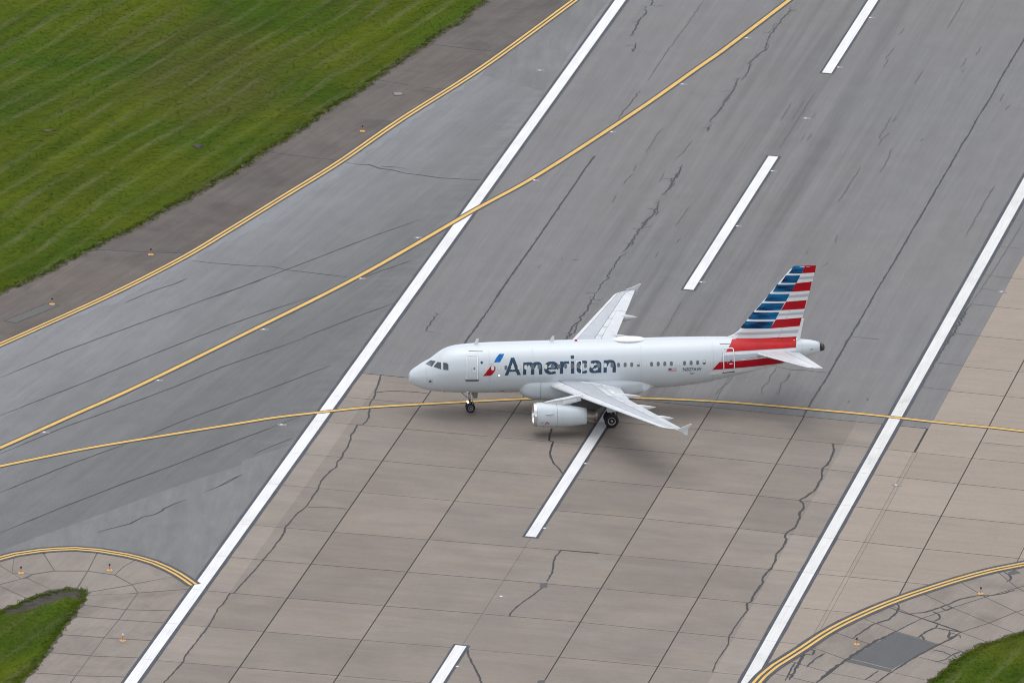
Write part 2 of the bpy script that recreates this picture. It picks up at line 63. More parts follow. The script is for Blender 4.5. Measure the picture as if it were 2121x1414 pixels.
INSET = [["flush white runway light beside the topmost centreline stripe, nearer the top edge","flush runway centreline lights",[52.37,102.57]],["flush white runway light beside the near end of the topmost centreline stripe","flush runway centreline lights",[47.44,88.21]],["flush white runway light in the gap between the two upper centreline stripes","flush runway centreline lights",[42.53,73.88]],["flush white runway light at far end of the stripe left of the tail fin","flush runway centreline lights",[37.64,59.55]],["flush white runway light halfway along the stripe left of the tail fin","flush runway centreline lights",[32.72,45.03]],["flush white runway light at near end of the stripe left of the tail fin","flush runway centreline lights",[27.8,30.74]],["flush white runway light halfway along the concrete stripe below the main wheels","flush runway centreline lights",[13.03,-12.56]],["flush white runway light at the near end of the stripe below the main wheels","flush runway centreline lights",[8.14,-26.99]],["flush white runway light on a pale square between the two lowest centreline stripes","flush runway centreline lights",[3.14,-41.65]],["flush white runway light beside the bottommost centreline stripe","flush runway centreline lights",[-1.76,-56.21]],["flush light beside the diagonal yellow line nearest the top edge, on runway asphalt","flush taxiway centreline lights",[40.28,96.99]],["flush light under the diagonal yellow line where the long straight crack meets it","flush taxiway centreline lights",[32.79,83.87]],["flush light beside the diagonal yellow line above the far wing, right of the crossing","flush taxiway centreline lights",[24.92,70.77]],["flush light just right of where the diagonal yellow line crosses the white edge line","flush taxiway centreline lights",[16.67,57.85]],["flush light above the diagonal yellow line just left of the white edge line","flush taxiway centreline lights",[5.05,43.07]],["flush light under the diagonal yellow line where two taxiway cracks meet it","flush taxiway centreline lights",[-0.77,32.79]],["flush light on a pale square under the middle of the diagonal yellow line","flush taxiway centreline lights",[-10.0,20.42]],["flush light below the diagonal yellow line, second from the left edge","flush taxiway centreline lights",[-19.65,8.42]],["flush light below the diagonal yellow line, nearest the left edge","flush taxiway centreline lights",[-29.7,-3.41]],["flush light under the lower yellow line just left of the white edge line","flush taxiway centreline lights",[-10.5,-2.51]],["flush light alone on the pale asphalt panel between double yellow and white lines","flush taxiway centreline lights",[20.51,88.3]],["flush light ringed by sealant on the concrete right of the right white edge line","flush runway centreline lights",[37.25,-18.58]],["flush light on the dark asphalt strip right of the right white edge line","flush runway centreline lights",[52.82,27.25]]]
EDGE = [["elevated taxiway edge light on the brown shoulder nearest the top of the picture",0,[3.05,71.76]],["elevated taxiway edge light on the brown shoulder, middle one of three",0,[-17.93,39.59]],["elevated taxiway edge light at the corner of a long grey patch on the brown shoulder",0,[-27.06,27.4]],["elevated taxiway edge light on the lower left concrete, nearest the left edge",0,[-33.53,-34.93]],["elevated taxiway edge light on a square pad under the lower left yellow curve",0,[-26.64,-34.66]],["elevated runway edge light with white lens in a dark stain by the small grass wedge",1,[-26.69,-49.63]],["elevated taxiway edge light beside the dark rectangular patch at lower right",0,[29.24,-53.08]],["elevated taxiway edge light at the right edge, below the lower right yellow curve",0,[40.38,-42.82]]]
DRAIN = [[6.69,82.58],[7.63,82.62],[7.73,81.74],[6.76,81.57]]
COCKPIT = [[[1.745,4.561],[2.088,4.638],[1.766,4.245],[1.318,4.292]],[[2.22,4.626],[2.477,4.658],[2.46,4.184],[1.896,4.258]],[[2.645,4.668],[2.907,4.692],[3.041,4.596],[3.031,4.188],[2.641,4.177]]]
DOOR_F = [[4.502,5.296],[5.429,5.322],[5.411,3.348],[4.473,3.348]]
DOOR_R = [[25.359,5.559],[26.271,5.584],[26.414,3.552],[25.452,3.572]]
EXIT = [[13.333,4.906],[13.878,4.908],[13.877,3.791],[13.331,3.789]]
SILL_F = [[4.369,3.421],[5.528,3.441],[5.443,3.263],[4.468,3.253]]
SILL_R = [[25.283,3.587],[26.417,3.638],[26.376,3.498],[25.437,3.491]]
TITLE = [[7.576,3.77],[16.617,3.896],[8.379,5.111],[16.14,4.999]]
BLUE = [[7.181,5.367],[7.587,5.372],[7.459,5.163],[7.202,4.821],[6.721,4.809],[6.901,5.099]]
RED = [[6.558,4.594],[6.714,4.558],[6.842,4.445],[6.822,4.222],[6.622,3.908],[6.422,3.756],[5.823,3.731],[6.14,4.137],[6.418,4.492]]
GREYT = [[6.256,4.646],[6.516,4.736],[6.71,4.752],[6.607,4.677]]
REG = [[22.095,3.901],[23.631,3.872],[22.119,4.198]]
REG2 = [[22.713,3.585],[23.065,3.58],[22.705,3.722]]
FLAG = [[20.898,4.175],[21.54,4.193],[21.559,3.919],[20.916,3.902]]
WIN = [[6.067,4.38],[23.832,4.576]]
ROUND = [[5.726,4.795]]
STATIC = [[1.457,3.232],[1.817,3.275],[1.83,2.876],[1.469,2.845]]
STATIC2 = [[1.54,3.162],[1.723,3.183],[1.729,2.991],[1.546,2.97]]
LAMP = [[7.141,3.786]]
FIN_BLUE = [[[31.147,12.084],[32.017,12.072],[31.798,11.482],[30.731,11.497]],[[30.498,11.317],[31.683,11.323],[31.389,10.688],[30.105,10.695]],[[29.838,10.55],[31.328,10.552],[31.022,9.939],[29.455,9.939]],[[29.211,9.76],[30.865,9.759],[30.591,9.145],[28.795,9.148]],[[28.637,8.979],[30.465,8.987],[30.158,8.385],[28.134,8.38]],[[27.954,8.211],[30.055,8.215],[29.77,7.612],[27.538,7.622]],[[27.402,7.441],[29.645,7.442],[29.38,6.851],[26.963,6.852]]]
FIN_RED = [[[32.028,12.095],[32.963,12.104],[32.885,11.512],[31.819,11.493]],[[31.325,10.655],[32.661,10.739],[32.523,9.975],[31.001,9.928]],[[30.593,9.088],[32.289,9.166],[32.14,8.413],[30.181,8.373]],[[29.793,7.578],[31.925,7.661],[31.774,6.941],[29.359,6.84]]]
FIN_GREY = [[[31.58,11.165],[32.786,11.228],[32.739,10.989],[31.467,10.961]],[[30.738,9.635],[32.455,9.713],[32.388,9.451],[30.582,9.42]],[[29.951,8.079],[32.104,8.162],[32.025,7.923],[29.782,7.898]],[[26.81,6.522],[31.708,6.633],[31.652,6.359],[26.436,6.299]]]
TAIL_RED = [[[26.234,6.021],[31.569,6.045],[31.421,5.356],[25.636,5.301]],[[25.095,4.545],[26.971,4.554],[29.074,4.659],[30.563,4.184],[30.365,4.0],[27.448,3.935],[24.51,3.898]]]
TAIL_WHITE = [[[25.6,5.246],[31.419,5.297],[31.385,5.09],[25.428,5.05]],[[24.408,3.756],[25.899,3.823],[30.041,3.902],[30.026,3.563],[26.163,3.404],[24.152,3.463]]]
TAIL_GREY = [[[25.373,5.022],[31.374,5.047],[28.847,4.886],[26.97,4.632],[25.204,4.637]]]
# ---- airliner lines, metres: x aft of the nose, z above the pavement ----
FUS = [(0.0,3.03,0.0,.97),(0.06,3.015,.375,.97),(.18,3.037,.526,.97),(.35,3.053,.658,.97),(.75,3.094,.888,.97),
 (1.05,3.137,1.044,.97),(1.35,3.18,1.174,.97),(1.75,3.25,1.335,.965),(2.15,3.375,1.51,.96),(2.59,3.518,1.69,.957),
 (3.09,3.623,1.829,.955),(3.69,3.693,1.929,.954),(4.34,3.72,1.985,.954),(5.54,3.746,2.042,.954),(6.84,3.771,2.07,.954),
 (8.74,3.80,2.075,.954),(15.0,3.89,2.075,.954),(20.0,3.97,2.068,.954),(21.08,3.998,2.053,.954),(22.16,4.048,2.010,.953),
 (23.25,4.112,1.945,.95),(24.34,4.199,1.859,.948),(25.42,4.303,1.745,.945),(26.3,4.405,1.634,.94),(27.63,4.54,1.468,.93),
 (28.96,4.69,1.278,.92),(29.98,4.795,1.141,.91),(31.8,4.97,.824,.90),(32.5,5.045,.697,.90),(33.2,5.10,.50,.92),(33.56,5.115,.36,.95)]
def _pchip(xs, ys):
    n = len(xs); h = [xs[i+1]-xs[i] for i in range(n-1)]; d = [(ys[i+1]-ys[i])/h[i] for i in range(n-1)]
    m = [d[0]] + [0.0]*(n-2) + [d[-1]]
    for i in range(1, n-1):
        if d[i-1]*d[i] > 0:
            w1 = 2*h[i]+h[i-1]; w2 = h[i]+2*h[i-1]
            m[i] = (w1+w2)/(w1/d[i-1]+w2/d[i])
    def f(x):
        x = min(max(x, xs[0]), xs[-1]); i = 0
        while i < n-2 and x > xs[i+1]: i += 1
        t = (x-xs[i])/h[i]; t2 = t*t; t3 = t2*t
        return (2*t3-3*t2+1)*ys[i]+(t3-2*t2+t)*h[i]*m[i]+(-2*t3+3*t2)*ys[i+1]+(t3-t2)*h[i]*m[i+1]
    return f
_u = [math.sqrt(r[0]) for r in FUS]
_fz = _pchip(_u, [r[1] for r in FUS]); _fb = _pchip(_u, [r[2] for r in FUS]); _fa = _pchip(_u, [r[3] for r in FUS])
def fus(x):
    u = math.sqrt(max(x, 0)); b = _fb(u)
    return _fz(u), b, b*_fa(u)                      # centre height, half height, half width
def fus_half(x, z):
    zc, b, a = fus(x)
    if b < 1e-6: return 0.0
    s = 1-((z-zc)/b)**2
    return a*math.sqrt(s) if s > 0 else 0.0
FLE = [(5.2,25.72),(6.84,26.98),(8.26,28.03),(10.12,29.53),(11.62,30.70),(11.9,30.93),(12.0,31.12),(12.05,31.45)]
def fin_le(z):
    for (z0,x0),(z1,x1) in zip(FLE, FLE[1:]):
        if z <= z1: return x0+(x1-x0)*(z-z0)/(z1-z0)
    return FLE[-1][1]
def fin_te(z): return 31.44+(z-5.2)*.2260
def _naca(c, t): return 5*t*(.2969*math.sqrt(max(c,0))-.126*c-.3516*c*c+.2843*c**3-.1036*c**4)
def fin_half(x, z):
    if z < 5.2 or z > 12.06: return 0.0
    le = fin_le(z); ch = fin_te(z)-le; c = (x-le)/ch
    return ch*_naca(c, .095) if 0 < c < 1 else 0.0
def side_half(x, z): return max(fus_half(x, z), fin_half(x, z))


# ------------------------------------------------------------------ materials
class NT:
    def __init__(s, name):
        s.m = bpy.data.materials.new(name); s.m.use_nodes = True; s.t = s.m.node_tree; s.t.nodes.clear()
        s.out = s.t.nodes.new('ShaderNodeOutputMaterial'); s.b = s.t.nodes.new('ShaderNodeBsdfPrincipled'); s.l(s.b.outputs[0], s.out.inputs[0])
        s._pos = None
    def l(s, a, b): s.t.links.new(a, b)
    def n(s, typ, **kw):
        x = s.t.nodes.new('ShaderNode'+typ)
        for k, v in kw.items(): setattr(x, k, v)
        return x
    def pos(s):
        if s._pos is None: s._pos = s.n('NewGeometry').outputs['Position']
        return s._pos
    def map(s, rot=0.0, scale=(1,1,1), loc=(0,0,0)):
        a = s.n('Mapping', vector_type='POINT'); a.inputs['Rotation'].default_value = (0,0,0)
        r = s.n('VectorRotate', rotation_type='Z_AXIS'); r.inputs['Angle'].default_value = rot
        s.l(s.pos(), r.inputs['Vector']); s.l(r.outputs[0], a.inputs['Vector'])
        a.inputs['Scale'].default_value = scale; a.inputs['Location'].default_value = loc
        return a.outputs[0]
    def noise(s, vec, scale, detail=4, rough=.55, dist=0):
        x = s.n('TexNoise'); s.l(vec, x.inputs['Vector']); x.inputs['Scale'].default_value = scale
        x.inputs['Detail'].default_value = detail; x.inputs['Roughness'].default_value = rough; x.inputs['Distortion'].default_value = dist
        return x.outputs['Fac']
    def ramp(s, fac, lo, hi, a=0.0, b=1.0):
        x = s.n('MapRange'); s.l(fac, x.inputs['Value']); x.inputs[1].default_value = lo; x.inputs[2].default_value = hi
        x.inputs[3].default_value = a; x.inputs[4].default_value = b
        return x.outputs[0]
    def mix(s, fac, a, b, mode='MIX'):
        x = s.n('Mix', data_type='RGBA', blend_type=mode)
        if isinstance(fac, (int, float)): x.inputs[0].default_value = fac
        else: s.l(fac, x.inputs[0])
        for v, i in ((a, 6), (b, 7)):
            if isinstance(v, (tuple, list)): x.inputs[i].default_value = (*v, 1) if len(v) == 3 else v
            else: s.l(v, x.inputs[i])
        return x.outputs[2]
    def math(s, op, a, b=None, c=None):
        x = s.n('Math', operation=op)
        for i, v in enumerate((a, b, c)):
            if v is None: continue
            if isinstance(v, (int, float)): x.inputs[i].default_value = v
            else: s.l(v, x.inputs[i])
        return x.outputs[0]
    def scale(s, col, fac):                    # colour times a scalar socket
        x = s.n('VectorMath', operation='SCALE')
        if isinstance(col, (tuple, list)): x.inputs[0].default_value = col
        else: s.l(col, x.inputs[0])
        if isinstance(fac, (int, float)): x.inputs['Scale'].default_value = fac
        else: s.l(fac, x.inputs['Scale'])
        return x.outputs[0]
    def fin(s, col, rough=.8, metal=0.0, spec=.3, coat=0.0, bump=None, bs=.1):
        if isinstance(col, (tuple, list)): s.b.inputs['Base Color'].default_value = (*col, 1)
        else: s.l(col, s.b.inputs['Base Color'])
        if isinstance(rough, (int, float)): s.b.inputs['Roughness'].default_value = rough
        else: s.l(rough, s.b.inputs['Roughness'])
        s.b.inputs['Metallic'].default_value = metal; s.b.inputs['Specular IOR Level'].default_value = spec
        s.b.inputs['Coat Weight'].default_value = coat; s.b.inputs['Coat Roughness'].default_value = .12
        if bump is not None:
            x = s.n('Bump'); x.inputs['Strength'].default_value = bs; x.inputs['Distance'].default_value = .02
            s.l(bump, x.inputs['Height']); s.l(x.outputs[0], s.b.inputs['Normal'])
        return s.m

def plain(name, col, rough=.5, metal=0.0, spec=.4, coat=0.0, dirt=.06, sc=1.5):
    k = NT(name); n = k.noise(k.map(), sc, 5, .6)
    return k.fin(k.scale(col, k.ramp(n, .3, .7, 1-dirt, 1+dirt)), rough, metal, spec, coat)

def pavement(name, base, tint, rot, amp=.10, streak=.10, sl_=(.03, .9), fine=.22, extra=None, rnd=0.0, patches=.06):
    """weathered pavement: broad tone drift, streaks along one direction, fine aggregate speckle"""
    k = NT(name)
    v = k.map(rot=-rot); vs_ = k.map(rot=-rot, scale=(sl_[0], sl_[1], 1))
    broad = k.noise(k.map(), .045, 4, .6); med = k.noise(k.map(), .35, 5, .62, .4); st_ = k.noise(vs_, 1.0, 5, .65); st2 = k.noise(k.map(rot=-rot, scale=(sl_[0]*3, sl_[1]*3.2, 1), loc=(9, 4, 0)), 1.0, 4, .6)
    fi = k.noise(v, 9.0, 3, .8); fi2 = k.noise(v, 2.6, 4, .75)
    col = k.mix(k.ramp(broad, .35, .65), base, tint)
    f = k.math('MULTIPLY', k.ramp(broad, .3, .7, 1-amp*.6, 1+amp*.6), k.ramp(med, .3, .7, 1-amp*.6, 1+amp*.6))
    f = k.math('MULTIPLY', f, k.ramp(st_, .28, .72, 1-streak, 1+streak)); f = k.math('MULTIPLY', f, k.ramp(st2, .3, .7, 1-streak*.55, 1+streak*.55))
    f = k.math('MULTIPLY', f, k.ramp(fi, .25, .75, 1-fine, 1+fine)); f = k.math('MULTIPLY', f, k.ramp(fi2, .3, .7, 1-patches, 1+patches))
    if rnd:
        oi = k.n('ObjectInfo').outputs['Random']; f = k.math('MULTIPLY', f, k.ramp(oi, 0, 1, 1-rnd, 1+rnd))
        h = k.n('TexWhiteNoise', noise_dimensions='1D'); k.l(oi, h.inputs['W']); col = k.mix(k.math('MULTIPLY', h.outputs['Value'], .8), col, tint)
    if extra: f, col = extra(k, f, col)
    return k.fin(k.scale(col, f), k.ramp(fi2, .3, .7, .78, .92), 0, .25, bump=fi, bs=.25)

def rw_t(k):                                    # distance across the runway as a socket
    x = k.n('VectorMath', operation='DOT_PRODUCT'); k.l(k.pos(), x.inputs[0]); x.inputs[1].default_value = (-math.sin(TH), math.cos(TH), 0)
    return k.math('SUBTRACT', x.outputs['Value'], C0)
def rw_s(k):
    x = k.n('VectorMath', operation='DOT_PRODUCT'); k.l(k.pos(), x.inputs[0]); x.inputs[1].default_value = (math.cos(TH), math.sin(TH), 0)
    return k.math('SUBTRACT', x.outputs['Value'], S0)
def wear_runway(k, f, col):                     # rubber and traffic film in the wheel lanes
    t = rw_t(k); a = k.math('ABSOLUTE', t)
    stv = k.noise(k.map(rot=-TH, scale=(.012, .55, 1), loc=(3, 7, 0)), 1.0, 5, .6)
    lane = k.math('MULTIPLY', k.ramp(a, 3, 13, 1, 0), k.ramp(stv, .42, .66, 0, 1))
    f = k.math('MULTIPLY', f, k.math('SUBTRACT', 1.0, k.math('MULTIPLY', lane, .24)))
    return f, col
def wear_concrete(k, f, col):                   # unworn pale margins outside the used width
    t = rw_t(k); a = k.math('ABSOLUTE', t)
    edge = k.math('GREATER_THAN', a, 19.7)
    f = k.math('MULTIPLY', f, k.math('MULTIPLY_ADD', edge, .16, .95))
    st = k.noise(k.map(rot=-TH, scale=(.5, .22, 1), loc=(6, 1, 0)), .55, 5, .65, .5); f = k.math('MULTIPLY', f, k.ramp(st, .36, .68, 1.05, .91)); col = k.mix(k.ramp(k.noise(k.map(loc=(3, 8, 0)), .22, 3, .6), .45, .7, 0, .55), col, (.262,.226,.184))
    return f, col
def feather_edge(k, f, col):                    # ragged pale streaks of seal coat beside the white line
    t = rw_t(k)
    n = k.noise(k.map(rot=-TH-.35, scale=(.9, .10, 1)), 1.0, 3, .6)
    d = k.math('ADD', t, k.ramp(n, .3, .7, -2.2, 2.2))
    e = k.ramp(d, 23.0, 25.0, 1, 0)
    return k.math('MULTIPLY', f, k.math('MULTIPLY_ADD', e, .10, 1.0)), col

TAXI_ROT = math.radians(63)
M = {}
M['asphalt'] = pavement('runway_asphalt', (.186,.185,.189), (.174,.170,.170), TH, .08, .085, extra=wear_runway)
def taxi_wear(k, f, col):                       # unworn, paler and bluer margin along the yellow edge line
    f, col = feather_edge(k, f, col)
    x = k.n('VectorMath', operation='DOT_PRODUCT'); k.l(k.pos(), x.inputs[0]); x.inputs[1].default_value = (-math.sin(math.radians(60)), math.cos(math.radians(60)), 0)
    n = k.noise(k.map(rot=-math.radians(60), scale=(.06, .35, 1), loc=(2, 5, 0)), 1.0, 5, .6)
    e = k.ramp(k.math('ADD', x.outputs['Value'], k.ramp(n, .3, .7, -3, 3)), 15, 31)
    return k.math('MULTIPLY', f, k.math('MULTIPLY_ADD', e, .34, 1.0)), k.mix(k.math('MULTIPLY', e, .8), col, (.150,.153,.160))
M['taxi'] = pavement('taxiway_asphalt', (.143,.145,.149), (.136,.136,.139), TAXI_ROT, .08, .09, (.05, .7), extra=taxi_wear)
M['blue_asphalt'] = pavement('pale_blue_asphalt', (.222,.230,.246), (.210,.215,.226), TAXI_ROT, .08, .08, (.06, .6))
M['light_asphalt'] = pavement('pale_grey_asphalt', (.176,.178,.182), (.168,.169,.172), TAXI_ROT+.3, .10, .12, (.10, .5))
M['patch'] = pavement('fresh_asphalt', (.098,.100,.106), (.106,.108,.112), TH, .05, .04)
M['slab'] = pavement('worn_concrete', (.246,.209,.182), (.224,.196,.174), TH+math.pi/2, .06, .055, (.06, 1.1), .12, wear_concrete, .085)
M['slab_clean'] = pavement('pale_concrete', (.308,.256,.214), (.292,.248,.210), TH+math.pi/2, .06, .055, (.06, 1.1), .12, None, .06)
def stain_fan(k, f, col):
    n = k.noise(k.map(), .16, 4, .6, .6)
    return k.math('MULTIPLY', f, k.ramp(n, .5, .72, 1.0, .72)), col
M['slab_fan'] = pavement('stained_concrete', (.262,.224,.194), (.236,.205,.181), TAXI_ROT, .10, .08, (.10, .9), .10, stain_fan, .04)
M['shoulder'] = pavement('brown_shoulder', (.132,.112,.100), (.112,.100,.092), math.radians(58), .14, .13, (.06, .8), .12, stain_fan, .05)
M['shoulder_patch'] = pavement('shoulder_patch', (.128,.124,.120), (.118,.114,.110), TAXI_ROT, .06, .05)
M['bed'] = plain('joint_filler', (.036,.034,.033), .85, dirt=.3, sc=.8)
M['seal'] = plain('crack_sealant', (.026,.026,.029), .55, dirt=.25, sc=3)
M['seal_soft'] = plain('faded_sealant', (.085,.084,.086), .7, dirt=.25, sc=2)
M['black_paint'] = plain('black_border_paint', (.058,.062,.076), .7, dirt=.25, sc=1)
def paint(name, col, wear):
    k = NT(name); n = k.noise(k.map(), 5.0, 6, .75); n2 = k.noise(k.map(rot=-TH, scale=(.25, 3.5, 1)), 1.2, 5, .6)
    w = k.math('MULTIPLY', k.ramp(n, .60, .72, 0, 1), k.ramp(n2, .50, .70, 0, 1))
    c = k.mix(k.math('MULTIPLY', w, wear), col, (.22,.21,.20)); n3 = k.noise(k.map(loc=(4, 4, 0)), .28, 4, .6); w3 = k.math('MULTIPLY', k.ramp(n3, .56, .74, 0, 1), k.ramp(n, .48, .66, 0, 1)); c = k.mix(k.math('MULTIPLY', w3, wear*.75), c, (.30,.285,.265)); return k.fin(k.scale(c, k.math('MULTIPLY', k.ramp(n2, .3, .7, .90, 1.05), k.ramp(n3, .3, .7, 1.04, .93))), .75, 0, .2)
M['white_paint'] = paint('white_marking', (.735,.735,.74), .5); M['white_worn'] = paint('white_marking_worn', (.68,.675,.665), 1.0)
M['yellow'] = paint('yellow_marking', (.68,.435,.125), .5)
M['rubber'] = plain('tyre_rubber_mark', (.115,.115,.118), .8, dirt=.2)
M['verge'] = plain('dry_verge', (.085,.074,.050), .95, dirt=.5, sc=2.0)
M['soil'] = plain('bare_soil', (.050,.043,.034), .95, dirt=.4, sc=1.2)
def grass_mat():
    k = NT('mown_grass'); R = math.radians(59.6)
    n0 = k.noise(k.map(), .05, 4, .6, .5); n1 = k.noise(k.map(), .5, 5, .65); n2 = k.noise(k.map(), 5, 4, .8)
    row = k.noise(k.map(rot=-R, scale=(.035, .62, 1)), 1.0, 3, .55); row2 = k.noise(k.map(rot=-R, scale=(.14, 2.2, 1), loc=(5, 2, 0)), 1.0, 5, .7)
    w = k.n('TexWave', wave_type='BANDS', bands_direction='Y'); k.l(k.map(rot=-R), w.inputs['Vector']); w.inputs['Scale'].default_value = .115; w.inputs['Distortion'].default_value = 8.0; w.inputs['Detail'].default_value = 3; w.inputs['Detail Scale'].default_value = .22
    c = k.mix(k.ramp(n0, .38, .62), (.040,.074,.007), (.076,.096,.008)); c = k.mix(k.math('MULTIPLY', k.ramp(n1, .42, .68), .45), c, (.040,.078,.006))
    lime = k.ramp(k.noise(k.map(rot=-R, scale=(.05, .16, 1), loc=(7, 3, 0)), 1.0, 4, .6), .5, .72); c = k.mix(k.math('MULTIPLY', lime, .6), c, (.088,.108,.007))
    brown = k.ramp(k.noise(k.map(loc=(40, 11, 0)), .06, 3, .5), .52, .70); c = k.mix(k.math('MULTIPLY', brown, .28), c, (.074,.070,.020))
    dv = k.n('VectorMath', operation='DISTANCE'); k.l(k.map(scale=(1, .55, 1)), dv.inputs[0]); dv.inputs[1].default_value = (DRY[0], DRY[1]*.55, 0)
    dry = k.ramp(k.math('ADD', dv.outputs['Value'], k.ramp(k.noise(k.map(rot=-R, scale=(.25, .8, 1)), .3, 5, .65), .3, .7, -5, 5)), 3.5, 10.5, .6, 0); c = k.mix(dry, c, (.066,.066,.018))
    pale = k.math('MULTIPLY', k.ramp(w.outputs['Fac'], .70, .98), k.math('MULTIPLY', k.ramp(row2, .36, .62), k.ramp(k.noise(k.map(loc=(1, 9, 0)), .10, 4, .65), .34, .56))); c = k.mix(k.math('MULTIPLY', pale, .58), c, (.128,.132,.066))
    f = k.math('MULTIPLY', k.ramp(n2, .25, .75, .84, 1.16), k.ramp(row, .3, .7, .80, 1.20))
    return k.fin(k.scale(c, f), .95, 0, .04, bump=n2, bs=.2)
M['grass'] = grass_mat()
# airliner finishes
def hullpaint(name, col, rough=.30, dirt=.035, metal=.0, coat=.35, spec=.5):
    k = NT(name); n = k.noise(k.map(scale=(.35, 1, 1.6)), 1.3, 6, .62); n2 = k.noise(k.map(scale=(2.2, 1, .25)), 1.0, 4, .6)
    f = k.math('MULTIPLY', k.ramp(n, .3, .7, 1-dirt, 1+dirt), k.ramp(n2, .35, .7, 1+dirt*.6, 1-dirt*.8))
    return k.fin(k.scale(col, f), rough, metal, spec, coat)
M['hull'] = hullpaint('silver_grey_hull_paint', (.61,.66,.70), .28, .010, .05)
M['hull_white'] = hullpaint('white_hull_paint', (.80,.815,.83), .3, .02)
M['fairing'] = hullpaint('fairing_paint', (.58,.635,.68), .32, .03)
M['wing_grey'] = hullpaint('wing_grey_paint', (.44,.465,.495), .40, .06, 0, .15)
M['wing_light'] = hullpaint('wing_light_paint', (.63,.65,.675), .38, .05, 0, .2)
M['nacelle'] = hullpaint('nacelle_paint', (.57,.625,.66), .33, .05)
M['chrome'] = plain('polished_lip', (.80,.80,.80), .16, 1.0, .5, dirt=.03)
M['nozzle'] = plain('burnt_nozzle_metal', (.30,.255,.225), .38, .9, .5, dirt=.2, sc=3)
M['dark_metal'] = plain('dark_metal', (.07,.07,.075), .45, .6, dirt=.2)
M['strut'] = plain('gear_strut_metal', (.42,.43,.45), .35, .6, dirt=.12, sc=4)
M['tyre'] = plain('tyre', (.018,.018,.021), .8, dirt=.2, sc=5)
M['rim'] = plain('wheel_rim', (.42,.43,.44), .4, .5, dirt=.15, sc=6)
M['flag_red'] = plain('flag_red', (.50,.16,.17), .4)
M['seam'] = plain('skin_seam', (.50,.545,.58), .5)
M['door_line'] = plain('door_gap', (.30,.33,.36), .6)
M['gear_bay'] = plain('gear_bay_primer', (.22,.20,.17), .6, dirt=.3, sc=8)
M['line'] = plain('panel_gap', (.13,.14,.15), .7)
M['glass'] = plain('cockpit_glass', (.035,.052,.062), .08, 0, .8, .6, dirt=.25, sc=3)
M['win'] = plain('cabin_glass', (.10,.115,.13), .15, 0, .7, .4, dirt=.25, sc=3)
M['shade'] = plain('drawn_window_shade', (.70,.70,.66), .5)
M['title'] = plain('slate_blue_lettering', (.038,.074,.128), .45, 0, .2, .03, dirt=.05)
M['reg'] = plain('dark_lettering', (.07,.10,.14), .4)
M['red'] = hullpaint('red_livery', (.43,.004,.014), .35, .10, 0, .03, .2); M['red_bright'] = hullpaint('bright_red_livery', (.52,.014,.018), .35, .10, 0, .05, .25)
def blue_livery():
    k = NT('blue_livery'); n = k.noise(k.map(scale=(.55, 1, 3.2)), 1.0, 3, .5); x = k.n('SeparateXYZ'); k.l(k.pos(), x.inputs[0])
    c = k.mix(k.ramp(n, .38, .64), (.002,.020,.075), (.004,.155,.38)); return k.fin(c, .4, 0, .18, .03)
M['blue'] = blue_livery(); M['sky_blue'] = plain('bright_blue_mark', (.004,.14,.46), .45, 0, .2, .03, dirt=.3, sc=2.0)
M['dark_red'] = plain('deep_red_mark', (.38,.006,.016), .45, 0, .2, .03, dirt=.35, sc=2); M['door_white'] = plain('door_outline_white', (.93,.94,.95), .4, dirt=.02)
M['stripe_grey'] = hullpaint('grey_livery_stripe', (.46,.49,.55), .3, .03); M['stripe_white'] = hullpaint('white_livery_stripe', (.78,.79,.82), .3, .02)
M['lamp_glow'] = None
_k = NT('lit_landing_lamp'); _k.b.inputs['Emission Color'].default_value = (1,.97,.9,1); _k.b.inputs['Emission Strength'].default_value = 2.2; M['lamp_glow'] = _k.fin((.8,.8,.8), .3)
M['orange'] = plain('orange_light_housing', (.62,.235,.045), .5, dirt=.1); M['lens_blue'] = plain('dark_blue_lens', (.012,.018,.06), .15, 0, .6, .5); M['lens_clear'] = plain('clear_lens', (.72,.72,.70), .15, 0, .6, .5); M['base_pale'] = plain('pale_orange_base', (.58,.33,.12), .45, dirt=.15, sc=6)
M['inset_ring'] = plain('flush_light_ring', (.40,.40,.39), .4, .5, dirt=.2, sc=6); M['pale_grout'] = plain('pale_grout', (.225,.215,.21), .85, dirt=.12)
M['grate'] = plain('cast_iron_frame', (.07,.065,.065), .7); M['cover'] = plain('drain_cover', (.20,.19,.185), .7)

# ------------------------------------------------------------------ object helpers
def link(name, me, m=None, parent=None, kind=None, smooth=False):
    o = bpy.data.objects.new(name, me); COL.objects.link(o)
    if m is not None: me.materials.append(m)
    if parent is not None:
        o.parent = parent; o.matrix_parent_inverse = Matrix.Translation(-parent.location) if parent.type == 'EMPTY' and parent.parent is None else Matrix.Identity(4)
    if kind: o['kind'] = kind
    if smooth:
        for f in me.polygons: f.use_smooth = True
    return o
def tag(o, label=None, cat=None, group=None, kind=None):
    if label: o['label'] = label
    if cat: o['category'] = cat
    if group: o['group'] = group
    if kind: o['kind'] = kind
    return o
def mesh(name, vs_, fs): 
    me = bpy.data.meshes.new(name); me.from_pydata(vs_, [], fs); me.validate(); me.update(); return me
def ccw(pts):
    a = sum(pts[i][0]*pts[(i+1) % len(pts)][1]-pts[(i+1) % len(pts)][0]*pts[i][1] for i in range(len(pts)))
    return pts if a > 0 else pts[::-1]
def sheet(name, pts, z, m, parent=None, kind=None):
    pts = ccw([tuple(q) for q in pts]); bm = bmesh.new()
    f = bm.faces.new([bm.verts.new((x, y, z)) for x, y in pts]); bmesh.ops.triangulate(bm, faces=[f])
    me = bpy.data.meshes.new(name); bm.to_mesh(me); bm.free(); return link(name, me, m, parent, kind)
